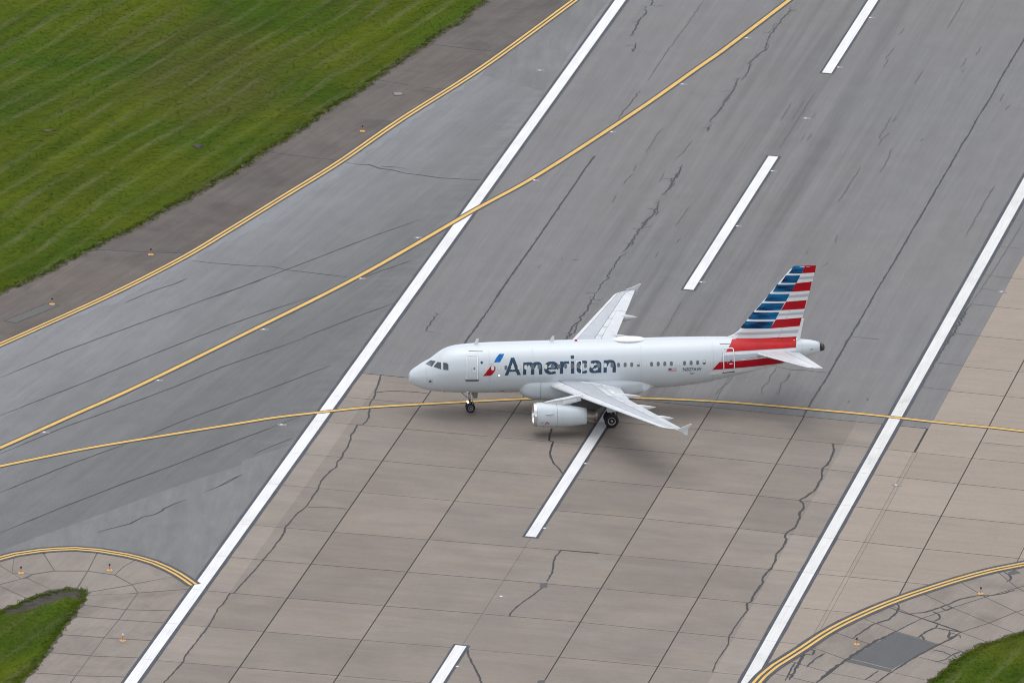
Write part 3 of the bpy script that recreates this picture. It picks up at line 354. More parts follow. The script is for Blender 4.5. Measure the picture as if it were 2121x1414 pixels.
def prism(name, pts, z0, z1, m, parent=None, kind=None):
    pts = ccw([tuple(q) for q in pts]); n = len(pts)
    v = [(x, y, z1) for x, y in pts]+[(x, y, z0) for x, y in pts]
    return link(name, mesh(name, v, [list(range(n))]+[[i, i+n, (i+1) % n+n, (i+1) % n] for i in range(n)]), m, parent, kind)
def spline(pts, step):
    P = [Vector((q[0], q[1])) for q in pts]; P = [2*P[0]-P[1]]+P+[2*P[-1]-P[-2]]; out = []
    for i in range(1, len(P)-2):
        n = max(1, int((P[i+1]-P[i]).length/step))
        for j in range(n):
            t = j/n; a, b, c, d = P[i-1:i+3]
            out.append(.5*((2*b)+(c-a)*t+(2*a-5*b+4*c-d)*t*t+(3*b-a-3*c+d)*t**3))
    out.append(P[-2]); return out
def ribbon(name, P, off, w, z, m, parent=None, jit=0.0, wj=0.0, taper=False):
    """flat band along polyline P, its centre shifted sideways by off"""
    v = []; n = len(P)
    for i in range(n):
        d = (P[min(i+1, n-1)]-P[max(i-1, 0)]).normalized(); nn = Vector((-d.y, d.x))
        o = off+(random.uniform(-jit, jit) if jit else 0); h = w*.5*(1+random.uniform(-wj, wj))
        if taper: h *= min(1, .25+.75*min(i, n-1-i)/max(1, n*.12))
        a = P[i]+nn*(o+h); b = P[i]+nn*(o-h); v += [(a.x, a.y, z), (b.x, b.y, z)]
    return link(name, mesh(name, v, [[2*i, 2*i+1, 2*i+3, 2*i+2] for i in range(n-1)]), m, parent)
def rough_line(pts, step, jit):
    P = [Vector(q) for q in pts]; out = []
    for a, b in zip(P, P[1:]):
        L = (b-a).length; n = max(1, int(L/step)); d = (b-a).normalized(); nn = Vector((-d.y, d.x))
        for j in range(n): out.append(a+(b-a)*(j/n)+(nn*random.uniform(-jit, jit) if j else Vector((0, 0))))
    out.append(P[-1]); return out

# ------------------------------------------------------------------ ground and pavements
ground = sheet('ground', [(-1500,-1500),(1500,-1500),(1500,3000),(-1500,3000)], -.06, M['grass'], kind='structure')
runway = sheet('runway', [rw(33.15, 22.75), rw(33.2, -25.6), rw(420, -25.6), rw(420, 22.75)], 0.0, M['asphalt'], kind='structure')
taxiway = sheet('taxiway', TAXI+[rw(-20.5, 22.74), rw(140, 22.74)], 0.0, M['taxi'], kind='structure')
_P = spline(DBL_A, 1.0); _v = []; _w = 1.2
for _i, _q in enumerate(_P):                         # a seal-coat margin with a saw-toothed edge
    _d = (_P[min(_i+1, len(_P)-1)]-_P[max(_i-1, 0)]).normalized(); _n = Vector((-_d.y, _d.x)); _w = max(.7, min(1.9, _w+random.uniform(-.25, .25)))
    _b = _q+_n*(_w+(.35 if _i % 3 == 0 else 0)); _v += [(_q.x, _q.y, .004), (_b.x, _b.y, .004)]
link('asphalt_panel', mesh('asphalt_panel', _v, [[2*i, 2*i+1, 2*i+3, 2*i+2] for i in range(len(_P)-1)]), M['blue_asphalt'], taxiway)
sheet('asphalt_panel', LIGHT_FILLET, .004, M['light_asphalt'], taxiway)
sheet('asphalt_panel', LIGHT_PANEL, .007, M['light_asphalt'], taxiway)

# concrete runway: a dark joint bed with every slab standing on it
concrete = sheet('concrete_runway', [rw(33.1, 22.74), rw(-64, 22.74), rw(-64, -68), rw(96, -68), rw(96, -25.6), rw(33.15, -25.6)], -.010, M['bed'], kind='structure')
TT = (22.9, 15.1, 0, -7.7, -15.3, -30.2)
ROWS = [(33.1,33.1,33.15,33.15,33.15,33.15),(27.1,27.3,27.6,27.8,27.6,27.35),(20.9,21.2,21.6,21.75,21.66,21.25),(13.2,13.45,13.8,13.97,14.05,13.6),(5.85,6.0,6.3,6.5,6.45,6.03),
 (-3.6,-3.25,-2.4,-2.0,-1.85,-1.58),(-10.95,-10.6,-9.8,-9.5,-9.35,-9.2),(-18.5,-18.25,-17.35,-17.0,-16.95,-16.8),(-26,-25.65,-24.9,-24.6,-24.45,-24.4),(-33.8,-33.4,-32.6,-32.2,-32,-32)]
for j in range(1, 5): ROWS.append(tuple(a-7.55*j for a in ROWS[9]))
def rowat(r, t):
    if t >= TT[0]: return r[0]
    for i in range(5):
        if t >= TT[i+1]: return r[i]+(r[i+1]-r[i])*(TT[i]-t)/(TT[i]-TT[i+1])
    return r[-1]
def lane(t0, t1, g0, g1, rows, m):
    for i in range(len(rows)-1):
        a, b = rows[i], rows[i+1]; gt = random.uniform(.022, .045)
        q = [rw(rowat(a, t0)-gt, t0-g0), rw(rowat(b, t0)+gt, t0-g0), rw(rowat(b, t1)+gt, t1+g1), rw(rowat(a, t1)-gt, t1+g1)]
        prism('slab', q, -.012, random.uniform(-.0015, .0015), m, concrete)
lane(22.74, 15.13, 0, .055, ROWS, M['slab']); lane(15.13, 7.55, .055, .05, ROWS, M['slab']); lane(7.55, -.07, .05, .012, ROWS, M['slab'])
lane(-.07, -7.70, .012, .05, ROWS, M['slab']); lane(-7.70, -15.35, .05, .05, ROWS, M['slab']); lane(-15.35, -22.95, .05, .02, ROWS, M['slab']); lane(-22.95, -25.45, .02, .012, ROWS, M['slab_clean'])
F6 = lambda v: (v,)*6
OUT = [F6(94.2), F6(86.7), F6(79.2), F6(71.6), F6(64.05), F6(56.4), F6(48.65), F6(42.5), F6(34.9)]+ROWS[1:]
lane(-25.45, -25.78, .012, .012, ROWS[1:], M['slab_clean']); lane(-25.60, -30.23, .02, .05, OUT[:10], M['slab_clean']); lane(-25.78, -30.23, .012, .05, ROWS[1:], M['slab_clean'])
OUT2 = OUT[:8]+[F6(31.2)]+ROWS[1:]
for k_ in range(5): lane(-30.23-7.55*k_, -30.23-7.55*(k_+1), .05 if k_ == 0 else .03, .03, OUT2, M['slab_clean'])

# stained concrete beyond the yellow edge lines
fan = sheet('shoulder_fan', [tuple(r[0]) for r in FAN_C]+[tuple(r[3]) for r in FAN_C[::-1]], .003, M['bed'], kind='structure')
for a, b in zip(FAN_C, FAN_C[1:]):
    for i in range(3):
        q = [Vector(a[i]), Vector(a[i+1]), Vector(b[i+1]), Vector(b[i])]; c = sum(q, Vector((0, 0)))/4
        prism('slab', [tuple(v+(c-v).normalized()*.055) for v in q], .0, .008, M['slab_fan'], fan)
sheet('repair_patch', PATCH_C, .012, M['patch'], fan); sheet('repair_patch', PATCH_C2, .012, M['patch'], fan); sheet('repair_patch', PATCH_S3, .012, M['patch'], fan)
fan_left = sheet('shoulder_apron', [tuple(q) for q in (FAN_B[0][5], FAN_B[0][6])][:0]+[FAN_B[0][0], FAN_B[0][1], FAN_B[0][2], FAN_B[1][1], FAN_B[2][1], FAN_B[2][2], FAN_B[3][1], FAN_B[4][1], FAN_B[5][1], FAN_B[5][2], STRIP_B[6][1], rw(-20.5, 22.72), rw(-62, 22.72), rw(-62, 50)], .003, M['seal_soft'], kind='structure')
def shrink(q, d):
    q = [Vector(v) for v in ccw(q)]; n = len(q); out = []
    for i in range(n):
        a = (q[i]-q[i-1]).normalized(); b = (q[(i+1) % n]-q[i]).normalized(); na, nb = Vector((-a.y, a.x)), Vector((-b.y, b.x))
        k = na+nb; k = k/max(.35, k.length_squared)*2; out.append(tuple(q[i]+k*d))
    return out
for q in FAN_B+STRIP_B: prism('slab', shrink(q, .008), .0, .008, M['slab_fan'], fan_left)
sh = sheet('brown_shoulder', [(-75, 30), (-60, 10), (-46, -14), (-10, 40), (45, 130), (55, 175), (35, 175)], -.02, M['seal_soft'], kind='structure')
for q in SHOULDER_A: prism('slab', shrink(q, .02), -.03, -.004, M['shoulder'], sh)
sheet('repair_patch', PATCH_L, .001, M['shoulder_patch'], sh)
for _a, _b in ((0, 1), (1, 2), (2, 3), (3, 0)): ribbon('crack_seal', rough_line([tuple(PATCH_L[_a]), tuple(PATCH_L[_b])], .4, .04), 0, .11, .004+.0004*_a, M['seal'], sh, wj=.3)
sheet('repair_patch', PATCH_S1, .006, M['patch'], concrete); sheet('repair_patch', PATCH_S2, .006, M['patch'], concrete)

# sealed cracks
OWN = {'runway': runway, 'taxiway': taxiway, 'concrete_runway': concrete, 'shoulder_fan': fan}
for ci, (own, w, pts) in enumerate(CRACKS):
    if own == 'shoulder_fan': w *= 1.35
    P = rough_line(pts, .30 if own != 'taxiway' else .8, w*(1.0 if own == 'runway' else .28) if own != 'taxiway' else w*.25)
    if own == 'runway' and w >= .10:                  # short side cracks
        for _ in range(int(2+len(P)*.10)):
            a = P[random.randrange(len(P))]; an = random.uniform(0, 6.28); L = random.uniform(.3, 1.1)
            ribbon('crack_branch', rough_line([tuple(a), tuple(a+Vector((math.cos(an), math.sin(an)))*L*.5), tuple(a+Vector((math.cos(an+.7), math.sin(an+.7)))*L)], .25, .06), 0, .07, .0085+.00002*(random.randrange(50)), M['seal'], runway, wj=.3, taper=True)
    ribbon('crack_seal', P, 0, w*(1.45 if own == 'taxiway' else 1.25 if own == 'runway' else 1.02), (.014 if own == 'shoulder_fan' else .010)+.0001*(ci % 37), M['seal'] if w > .075 or own == 'taxiway' else M['seal_soft'], OWN[own], wj=.3, taper=(own != 'concrete_runway'))
for t, s0_, s1_, w in ((15.06, 33.2, 96, .16), (-15.30, 33.2, 150, .15)):
    P = rough_line([rw(s, t+random.uniform(-.05, .05)) for s in np.arange(s0_, s1_, 4.0)], .5, .035)
    ribbon('crack_seal', P, 0, w, .010, M['seal'], runway, wj=.35)
P = rough_line([rw(s, -7.7+random.uniform(-.12, .12)) for s in np.arange(33.3, 48, 1.5)], .5, .06); ribbon('crack_seal', P, 0, .07, .010, M['seal_soft'], runway, wj=.3)
P = rough_line([rw(s, -.05+random.uniform(-.05, .05)) for s in np.arange(100, 118, 2)], .5, .03); ribbon('crack_seal', P, 0, .07, .010, M['seal_soft'], runway, wj=.3)
P = rough_line([rw(s, -.15+random.uniform(-.1, .1)) for s in np.arange(38, 60, 2)], .5, .05); ribbon('crack_seal', P, 0, .06, .010, M['seal_soft'], runway, wj=.3)
for q in RUBBER: ribbon('tyre_mark', rough_line(q, .8, .02), 0, .17, .009, M['rubber'], runway, taper=True)

# painted markings: black border below, paint above
def straight(name, s0_, s1_, t, w, b, m, parent, z, ends):
    P = [Vector(rw(s, t)) for s in np.arange(s0_, s1_+.01, (s1_-s0_)/max(1, int((s1_-s0_)/3)))]
    o = ribbon(name, P, 0, w, z, m, parent)
    d = (P[1]-P[0]).normalized(); PB = [P[0]-d*(ends*b)]+P[1:-1]+[P[-1]+d*(ends*b)]
    ribbon('border', rough_line([tuple(v) for v in PB], 1.5, .0), random.uniform(-.03, .03), w+2*b, z-.004, M['black_paint'], o, wj=.035)
    return o
straight('edge_line', -62, 300, 22.23, .93, .27, M['white_paint'], runway, .022, 0)
straight('edge_line', -62, 300, -22.55, .93, .28, M['white_worn'], runway, .022, 0)
for k_ in range(-1, 4): straight('centreline_stripe', k_*60.96, k_*60.96+36.58, 0, .86, .21, M['white_paint'], runway if k_ > 0 else concrete, .022, 1)
M['joint_ghost'] = plain('joint_through_paint', (.42,.41,.40), .8, dirt=.2)
for r in ROWS[1:]:                                   # slab joints telegraphing through the paint
    for ta, tb in ((22.69, 21.77), (-22.09, -23.01)): ribbon('paint_crack', rough_line([rw(rowat(r, ta), ta), rw(rowat(r, tb), tb)], .3, .02), 0, .05, .0235, M['joint_ghost'], concrete)
def yellow(name, pts, offs, w, b, parent, z=.032):
    P = spline(pts, 1.2); n = 0
    for of in offs:
        o = ribbon(name, P, of, w, z, M['yellow'], parent)
        if n == 0: ribbon('border', P, sum(offs)/len(offs), (max(offs)-min(offs))+w+2*b, z-.005, M['black_paint'], o, wj=.04)
        n += 1
yellow('taxi_centre_line', LEAD1, (0,), .38, .16, taxiway); yellow('taxi_centre_line', LEAD2, (0,), .36, .12, taxiway)
yellow('taxi_edge_line', DBL_A, (-.19, .19), .21, .15, taxiway); yellow('taxi_edge_line', DBL_B, (-.21, .21), .22, .30, fan_left); yellow('taxi_edge_line', DBL_C, (-.22, .22), .23, .32, fan)

# ------------------------------------------------------------------ grass: mown turf with real tufts, ragged at the pavement edge
def inside(px, py, poly):
    r = np.zeros(len(px), bool); n = len(poly); j = n-1
    for i in range(n):
        xi, yi = poly[i]; xj, yj = poly[j]
        c = ((yi > py) != (yj > py)) & (px < (xj-xi)*(py-yi)/((yj-yi) or 1e-9)+xi); r ^= c; j = i
    return r
def grass(poly, label, density, edge_n, seed, bald=None, z0=-.018):
    rg = np.random.default_rng(seed); poly = ccw([tuple(q) for q in poly]); P = np.array(poly)
    lo, hi = P.min(0), P.max(0); N = int((hi[0]-lo[0])*(hi[1]-lo[1])*density)
    x = rg.uniform(lo[0], hi[0], N); y = rg.uniform(lo[1], hi[1], N); k = inside(x, y, poly)
    if bald is not None: k &= ~(inside(x, y, bald) & (rg.random(N) < .93))
    x, y = x[k], y[k]; hgt = z0+.015+rg.uniform(.015, .045, len(x)); wid = rg.uniform(.04, .09, len(x))
    ex, ey, eh, ew = [], [], [], []                      # longer growth creeping over the edge in clumps
    for i in range(len(poly)):
        a, b = P[i], P[(i+1) % len(poly)]; L = np.hypot(*(b-a)); n = int(L*edge_n)
        if n < 1 or L > 60: continue
        u = rg.random(n); u = np.clip(u+.02*np.sin(u*L*2.1+i), 0, 1); nn = np.array([(b-a)[1], -(b-a)[0]])/L
        off = rg.normal(-.22, .20, n)+.13*np.sin(u*L*1.3+i*2)+.10*np.sin(u*L*3.7+i)
        q = a+(b-a)*u[:, None]+nn*off[:, None]; ex.append(q[:, 0]); ey.append(q[:, 1]); eh.append(rg.uniform(.05, .16, n)); ew.append(rg.uniform(.03, .07, n))
    x = np.concatenate([x]+ex); y = np.concatenate([y]+ey); hgt = np.concatenate([hgt]+eh); wid = np.concatenate([wid]+ew)
    n = len(x); B = 3; ang = rg.uniform(0, 2*np.pi, (n, B)); lean = rg.uniform(.8, 2.2, (n, B))*hgt[:, None]
    cx, cy = np.cos(ang), np.sin(ang); bx = x[:, None]+rg.normal(0, .06, (n, B)); by = y[:, None]+rg.normal(0, .06, (n, B))
    v = np.zeros((n, B, 3, 3)); w2 = wid[:, None]*.5
    v[..., 0, 0] = bx-cy*w2; v[..., 0, 1] = by+cx*w2; v[..., 1, 0] = bx+cy*w2; v[..., 1, 1] = by-cx*w2; v[..., :2, 2] = z0
    v[..., 2, 0] = bx+cx*lean; v[..., 2, 1] = by+cy*lean; v[..., 2, 2] = hgt[:, None]*rg.uniform(.6, 1.2, (n, B))
    V = v.reshape(-1, 3); nt = n*B; base = len(V)
    bm = bmesh.new(); f = bm.faces.new([bm.verts.new((a, b, z0)) for a, b in poly]); bmesh.ops.triangulate(bm, faces=[f]); bm.verts.index_update()
    sv = [tuple(q.co) for q in bm.verts]; sf = [[base+q.index for q in t.verts] for t in bm.faces]; bm.free()
    me = bpy.data.meshes.new('grass'); allv = np.concatenate([V, np.array(sv)]); loops = np.concatenate([np.arange(base), np.array(sf).ravel()]).astype(np.int32)
    me.vertices.add(len(allv)); me.vertices.foreach_set('co', allv.ravel()); me.loops.add(len(loops)); me.loops.foreach_set('vertex_index', loops)
    npoly = len(loops)//3; me.polygons.add(npoly); me.polygons.foreach_set('loop_start', np.arange(0, len(loops), 3, dtype=np.int32)); me.update(calc_edges=True); me.validate()
    return tag(link('grass', me, M['grass']), label, 'grass', None, 'stuff')
def verge(poly, lo, hi, z, w0):                          # thin soil and dead grass where turf meets pavement
    Q = rough_line([tuple(q) for q in poly[lo:hi]], .5, .12); v = []
    for i, q in enumerate(Q):
        d = (Q[min(i+1, len(Q)-1)]-Q[max(i-1, 0)]).normalized(); n = Vector((-d.y, d.x)); a = q+n*(w0*random.uniform(.2, 1.0)); b = q-n*(w0*random.uniform(.2, 1.0)); v += [(a.x, a.y, z), (b.x, b.y, z)]
    link('soil_verge', mesh('soil_verge', v, [[2*i, 2*i+1, 2*i+3, 2*i+2] for i in range(len(Q)-1)]), M['verge'], ground)
verge(GRASS_A, 0, len(GRASS_A)-4, .0, .55); verge(GRASS_B, 0, 13, .012, .4); verge(GRASS_C, 0, 11, .012, .4)
grass(GRASS_A, 'large mown green field with pale cut rows at upper left', 16, 45, 1)
grass(GRASS_B, 'small green wedge of grass with a bare soil rim at lower left', 28, 45, 2, DIRT_B, .016)
grass(GRASS_C, 'green grass patch in the lower right corner below the cracked concrete', 28, 45, 3, None, .016)
sheet('bare_soil', DIRT_B, .022, M['soil'], ground)

def mound(name, x, y, rx, ry, h, m, label, cat):
    v = []; f = []
    for k in range(5):
        t = k/4*math.pi/2; r = math.cos(t) if k < 4 else .05
        for i in range(18):
            a = 2*math.pi*i/18; j = 1+.18*math.sin(3*a+k)+.1*math.sin(7*a); v.append((rx*r*j*math.cos(a), ry*r*j*math.sin(a), h*math.sin(t)))
    for k in range(4): f += [[k*18+i, k*18+(i+1) % 18, (k+1)*18+(i+1) % 18, (k+1)*18+i] for i in range(18)]
    f.append([72+i for i in range(18)]); o = link(name, mesh(name, v, f), m); o.location = (x, y, -.02); tag(o, label, cat); return o
mound('soil_mound', SPOTS[0][0], SPOTS[0][1], .42, .55, .14, M['soil'], 'small dark soil mound in the large mown field', 'soil mound')
mound('marker_slab', SPOTS[1][0], SPOTS[1][1], .62, .20, .12, M['verge'], 'small pale marker slab lying in the large mown field near the left edge', 'marker')

# ------------------------------------------------------------------ airfield lights and drain
def lathe(prof, n=20, c=(0, 0, 0), close=False):
    v = []; f = []
    for r, z in prof:
        for i in range(n): a = 2*math.pi*i/n; v.append((c[0]+r*math.cos(a), c[1]+r*math.sin(a), c[2]+z))
    for k in range(len(prof)-1):
        for i in range(n): j = (i+1) % n; f.append([k*n+i, k*n+j, (k+1)*n+j, (k+1)*n+i])
    f.append([(len(prof)-1)*n+i for i in range(n)])
    return v, f
def thing(name, label, cat, loc, group=None):
    o = bpy.data.objects.new(name, None); COL.objects.link(o); o.location = loc; o.empty_display_size = .3
    return tag(o, label, cat, group)
def part(name, vf, m, parent, smooth=False):
    o = bpy.data.objects.new(name, mesh(name, *vf)); COL.objects.link(o); o.data.materials.append(m); o.parent = parent
    if smooth:
        for f in o.data.polygons: f.use_smooth = True
    return o
lens_ = {0: M['lens_blue'], 1: M['lens_clear']}
for label, cap, (x, y) in EDGE:
    t = thing('edge_light', label, 'airfield light', (x, y, .008), 'elevated edge lights')
    part('base_plate', lathe([(.245, 0), (.245, .03), (.19, .05), (.09, .07), (.06, .09)], 24), M['base_pale'], t)
    part('stem', lathe([(.036, .06), (.030, .38)], 12), M['orange'], t); part('collar', lathe([(.045, .37), (.055, .40), (.045, .43)], 14), M['orange'], t)
    part('lens', lathe([(.06, .42), (.080, .46), (.072, .55), (.03, .59)], 16), lens_[cap], t, True)
for label, grp, (x, y) in INSET:
    t = thing('inset_light', label, 'airfield light', (x, y, .0), grp)
    part('grout_pad', ([(-.30, -.26, .0), (.42, -.26, .0), (.42, .26, .0), (-.30, .26, .0), (-.30, -.26, .0125), (.42, -.26, .0125), (.42, .26, .0125), (-.30, .26, .0125)], [[4, 5, 6, 7], [0, 1, 5, 4], [1, 2, 6, 5], [2, 3, 7, 6], [3, 0, 4, 7]]), M['pale_grout'], t)
    part('ring', lathe([(.14, .012), (.14, .030), (.10, .036)], 20), M['inset_ring'], t); part('lens', lathe([(.10, .034), (.085, .05), (.04, .055)], 16), M['lens_clear'], t)
dc = [Vector(q) for q in DRAIN]; cc_ = sum(dc, Vector((0, 0)))/4
dr = thing('drain_cover', 'rectangular iron drain cover set in the brown shoulder near the top', 'drain', (cc_.x, cc_.y, 0))
def loc_(q, s, z): return [((v-cc_)*s).to_tuple()+(z,) for v in q]
part('frame', (loc_(dc, 1.0, 0)+loc_(dc, 1.0, .02), [[4, 5, 6, 7], [0, 1, 5, 4], [1, 2, 6, 5], [2, 3, 7, 6], [3, 0, 4, 7]]), M['grate'], dr)
part('cover', (loc_(dc, .76, .01)+loc_(dc, .76, .028), [[4, 5, 6, 7], [0, 1, 5, 4], [1, 2, 6, 5], [2, 3, 7, 6], [3, 0, 4, 7]]), M['cover'], dr)

# ------------------------------------------------------------------ the airliner
plane = thing('airliner', 'white and silver twin-engine airliner with red and blue striped tail crossing the runway', 'airliner', (16.1, 0, 0))
OFF = Matrix.Translation((-16.1, 0, 0))
def ap(name, vf, m, parent=None, smooth=True, label=None):
    """airliner part from world-metre vertices; parent None = direct part of the airliner"""
    o = bpy.data.objects.new(name, mesh(name, *vf)); COL.objects.link(o)
    o.data.materials.append(m)
    if parent is None: o.parent = plane; o.matrix_parent_inverse = OFF
    else: o.parent = parent
    if smooth:
        for f in o.data.polygons: f.use_smooth = True
    if label: o['label'] = label
    return o
def flat_shade(o):
    for f in o.data.polygons: f.use_smooth = False
def autosmooth(o, deg=35):
    me = o.data; bm = bmesh.new(); bm.from_mesh(me); bmesh.ops.recalc_face_normals(bm, faces=bm.faces)
    for e in bm.edges:
        if len(e.link_faces) == 2 and e.calc_face_angle(0) > math.radians(deg): e.smooth = False
    bm.to_mesh(me); bm.free()
    return o
def loft(rings, cap0=True, cap1=True):
    n = len(rings[0]); v = [p_ for r in rings for p_ in r]; f = []
    for k in range(len(rings)-1):
        for i in range(n): j = (i+1) % n; f.append([k*n+i, k*n+j, (k+1)*n+j, (k+1)*n+i])
    if cap0: f.append(list(range(n))[::-1])
    if cap1: f.append([(len(rings)-1)*n+i for i in range(n)])
    return v, f
def ring_x(x, zc, b, a, n=64, e=2.0):
    out = []
    for i in range(n):
        t = 2*math.pi*i/n; c, s = math.cos(t), math.sin(t)
        out.append((x, a*math.copysign(abs(c)**(2/e), c), zc+b*math.copysign(abs(s)**(2/e), s)))
    return out
# fuselage
xs = sorted(set([.004, .015, .03, .06, .1, .15, .22, .3, .4, .52, .66]+[round(.8+.12*i, 3) for i in range(30)]+[round(4.4+.4*i, 3) for i in range(42)]+[round(21.2+.25*i, 3) for i in range(50)]))
xs = [x for x in xs if x <= 33.56]
fuselage = ap('fuselage', loft([ring_x(x, *fus(x)) for x in xs]), M['hull'])
zc, b_, a_ = fus(33.56)
ex = ap('auxiliary_exhaust', loft([ring_x(33.55, zc, b_*.98, a_*.98, 32), ring_x(33.72, zc-.01, .30, .29, 32), ring_x(33.86, zc-.02, .24, .23, 32), ring_x(33.86, zc-.02, .17, .17, 32), ring_x(33.6, zc-.02, .16, .16, 32)]), M['dark_metal'])
# belly fairing
FAIR = [(8.72,2.70,.05,.10),(8.80,2.66,.50,1.10),(8.98,2.60,.76,1.55),(9.3,2.53,.97,1.80),(9.8,2.47,1.11,1.93),(10.6,2.42,1.16,1.96),(12.0,2.38,1.20,2.00),(15.0,2.38,1.20,2.01),(17.0,2.42,1.12,1.99),(18.2,2.50,.98,1.88),(19.2,2.60,.77,1.62),(20.0,2.70,.52,1.22),(20.6,2.78,.25,.68),(20.9,2.82,.05,.2)]
_fx = [r[0] for r in FAIR]; _f1, _f2, _f3 = (_pchip(_fx, [r[i] for r in FAIR]) for i in (1, 2, 3))
FX = sorted(set(_fx+[8.78, 8.81, 8.95, 9.2]+[9.6+.4*i for i in range(28)]+[20.75]))
fairing = ap('belly_fairing', loft([ring_x(x, _f1(x), _f2(x), _f3(x), 56, 3.0) for x in FX]), M['hull'])
# ---- skin decals: thin shells laid on the hull
def on_side(poly, name, m, parent, half=side_half, off=.008, side=-1, tess=.16, smooth=True, tx=None):
    """poly: list of (x,z) outlines or a mesh bm in the (x,z) plane; wrapped on the hull"""
    if isinstance(poly, bmesh.types.BMesh): bm = poly
    else:
        bm = bmesh.new(); f = bm.faces.new([bm.verts.new((x, 0, z)) for x, z in poly]); bmesh.ops.triangulate(bm, faces=[f])
    lo = [min(v.co[i] for v in bm.verts) for i in (0, 2)]; hi = [max(v.co[i] for v in bm.verts) for i in (0, 2)]
    for ax, (l, h) in ((2, (lo[1], hi[1])), (0, (lo[0], hi[0]))):
        st_ = tess if ax == 2 else (tx or tess*2.2); c = l+st_
        while c < h-.01:
            co_ = (0, 0, c) if ax == 2 else (c, 0, 0); no_ = (0, 0, 1) if ax == 2 else (1, 0, 0)
            bmesh.ops.bisect_plane(bm, geom=bm.verts[:]+bm.edges[:]+bm.faces[:], plane_co=co_, plane_no=no_); c += st_
    for v in bm.verts:
        x, z = v.co.x, v.co.z; h = half(x, z); e = .01; h2 = half(x, z+e)
        slope = (h2-h)/e if h2 > 0 and h > 0 else -3; k = math.hypot(1, max(min(slope, 6), -6)) # push out along the normal, not just sideways
        v.co = (x, side*(h+off*k), z)
    bmesh.ops.recalc_face_normals(bm, faces=bm.faces)
    s_ = sum((f.normal.y*f.calc_area() for f in bm.faces), 0.0)
    if s_*side < 0: bmesh.ops.reverse_faces(bm, faces=bm.faces)
    me = bpy.data.meshes.new(name); bm.to_mesh(me); bm.free()
    o = bpy.data.objects.new(name, me); COL.objects.link(o); me.materials.append(m); o.parent = parent
    if parent is plane: o.matrix_parent_inverse = OFF
    if smooth:
        for f in me.polygons: f.use_smooth = True
    return o
def rrect(cx, cz, w, h, r, n=6, sk=0.0):
    out = []
    for qx, qz, a0 in ((1, 1, 0), (-1, 1, 90), (-1, -1, 180), (1, -1, 270)):
        for i in range(n+1):
            a = math.radians(a0+90*i/n); x = qx*(w/2-r)+r*math.cos(a); z = qz*(h/2-r)+r*math.sin(a); out.append((cx+x+sk*z, cz+z))
    return out
def frame_bm(outer, inner):
    bm = bmesh.new(); n = len(outer); A = [bm.verts.new((x, 0, z)) for x, z in outer]; B = [bm.verts.new((x, 0, z)) for x, z in inner]
    for i in range(n): j = (i+1) % n; bm.faces.new([A[i], A[j], B[j], B[i]])
    return bm
# cockpit windows
for q in COCKPIT:
    for sd in (-1, 1):
        w = on_side(q, 'cockpit_window', M['glass'], plane, fus_half, .016, sd, .06, True, .06)
        cx = sum(p_[0] for p_ in q)/len(q); cz = sum(p_[1] for p_ in q)/len(q)
        out = [((x-cx)*1.09+cx, (z-cz)*1.09+cz) for x, z in q]
        on_side(frame_bm(out, q), 'window_frame', M['stripe_grey'], w, fus_half, .010, sd, .06, True, .06)
# doors
def door(q, name, sd, arch=.16, out=.062, sill=None, handle=True, mat=None):
    cx = sum(p_[0] for p_ in q)/4; cz = sum(p_[1] for p_ in q)/4; w = (q[1][0]+q[2][0]-q[0][0]-q[3][0])/2; h = (q[0][1]+q[1][1]-q[2][1]-q[3][1])/2; sk = ((q[0][0]+q[1][0])-(q[2][0]+q[3][0]))/2/h
    d = on_side(frame_bm(rrect(cx, cz, w, h, arch, 6, sk), rrect(cx, cz, w-2*out, h-2*out, max(.03, arch-out), 6, sk)), name, M['door_white'] if mat is None else mat, plane, fus_half, .028, sd, .10)
    on_side(frame_bm(rrect(cx, cz, w+.035, h+.035, arch+.02, 6, sk), rrect(cx, cz, w, h, arch, 6, sk)), 'door_gap', M['door_line'], d, fus_half, .026, sd, .10)
    if handle:
        on_side(rrect(cx+w*.18, cz+.03, .13, .13, .05, 4), 'door_handle', M['reg'], d, fus_half, .030, sd, .1); on_side(rrect(cx+w*.18, cz-.22, .26, .10, .03, 3), 'placard', M['stripe_white'], d, fus_half, .028, sd, .1)
        on_side(rrect(cx-w*.10, cz-.05, .035, .26, .01, 2), 'placard', M['stripe_grey'], d, fus_half, .028, sd, .1)
    if sill: on_side(sill, 'door_sill', M['line'], d, fus_half, .032, sd, .1)
    return d
for sd in (-1, 1):
    door(DOOR_F, 'door', sd, sill=SILL_F); door(DOOR_R, 'door', sd, sill=SILL_R); door(EXIT, 'overwing_exit', sd, .16, .075, None, False)
# cabin windows: pitch 0.533 m, shades drawn in some
wx0, wz0 = WIN[0]; wx1, wz1 = WIN[1]
SHADE = {0, 1, 2, 4, 5, 6, 9, 16, 18, 24, 29}
xs_w = [wx0+.5383*i for i in range(34)]
for i, x in enumerate(xs_w):
    z = wz0+(wz1-wz0)*(x-wx0)/(wx1-wx0)
    for sd in (-1, 1):
        w = on_side(rrect(x, z, .235, .345, .11, 5), 'cabin_window', M['shade'] if i in SHADE else M['win'], plane, fus_half, .018, sd, .12)
        if i in (23, 33) : on_side(rrect(x, z+.07, .20, .17, .07, 4), 'window_shade', M['shade'], w, fus_half, .022, sd, .12)
        on_side(frame_bm(rrect(x, z, .252, .362, .118, 5), rrect(x, z, .235, .345, .11, 5)), 'window_rim', M['stripe_grey'], w, fus_half, .016, sd, .12)
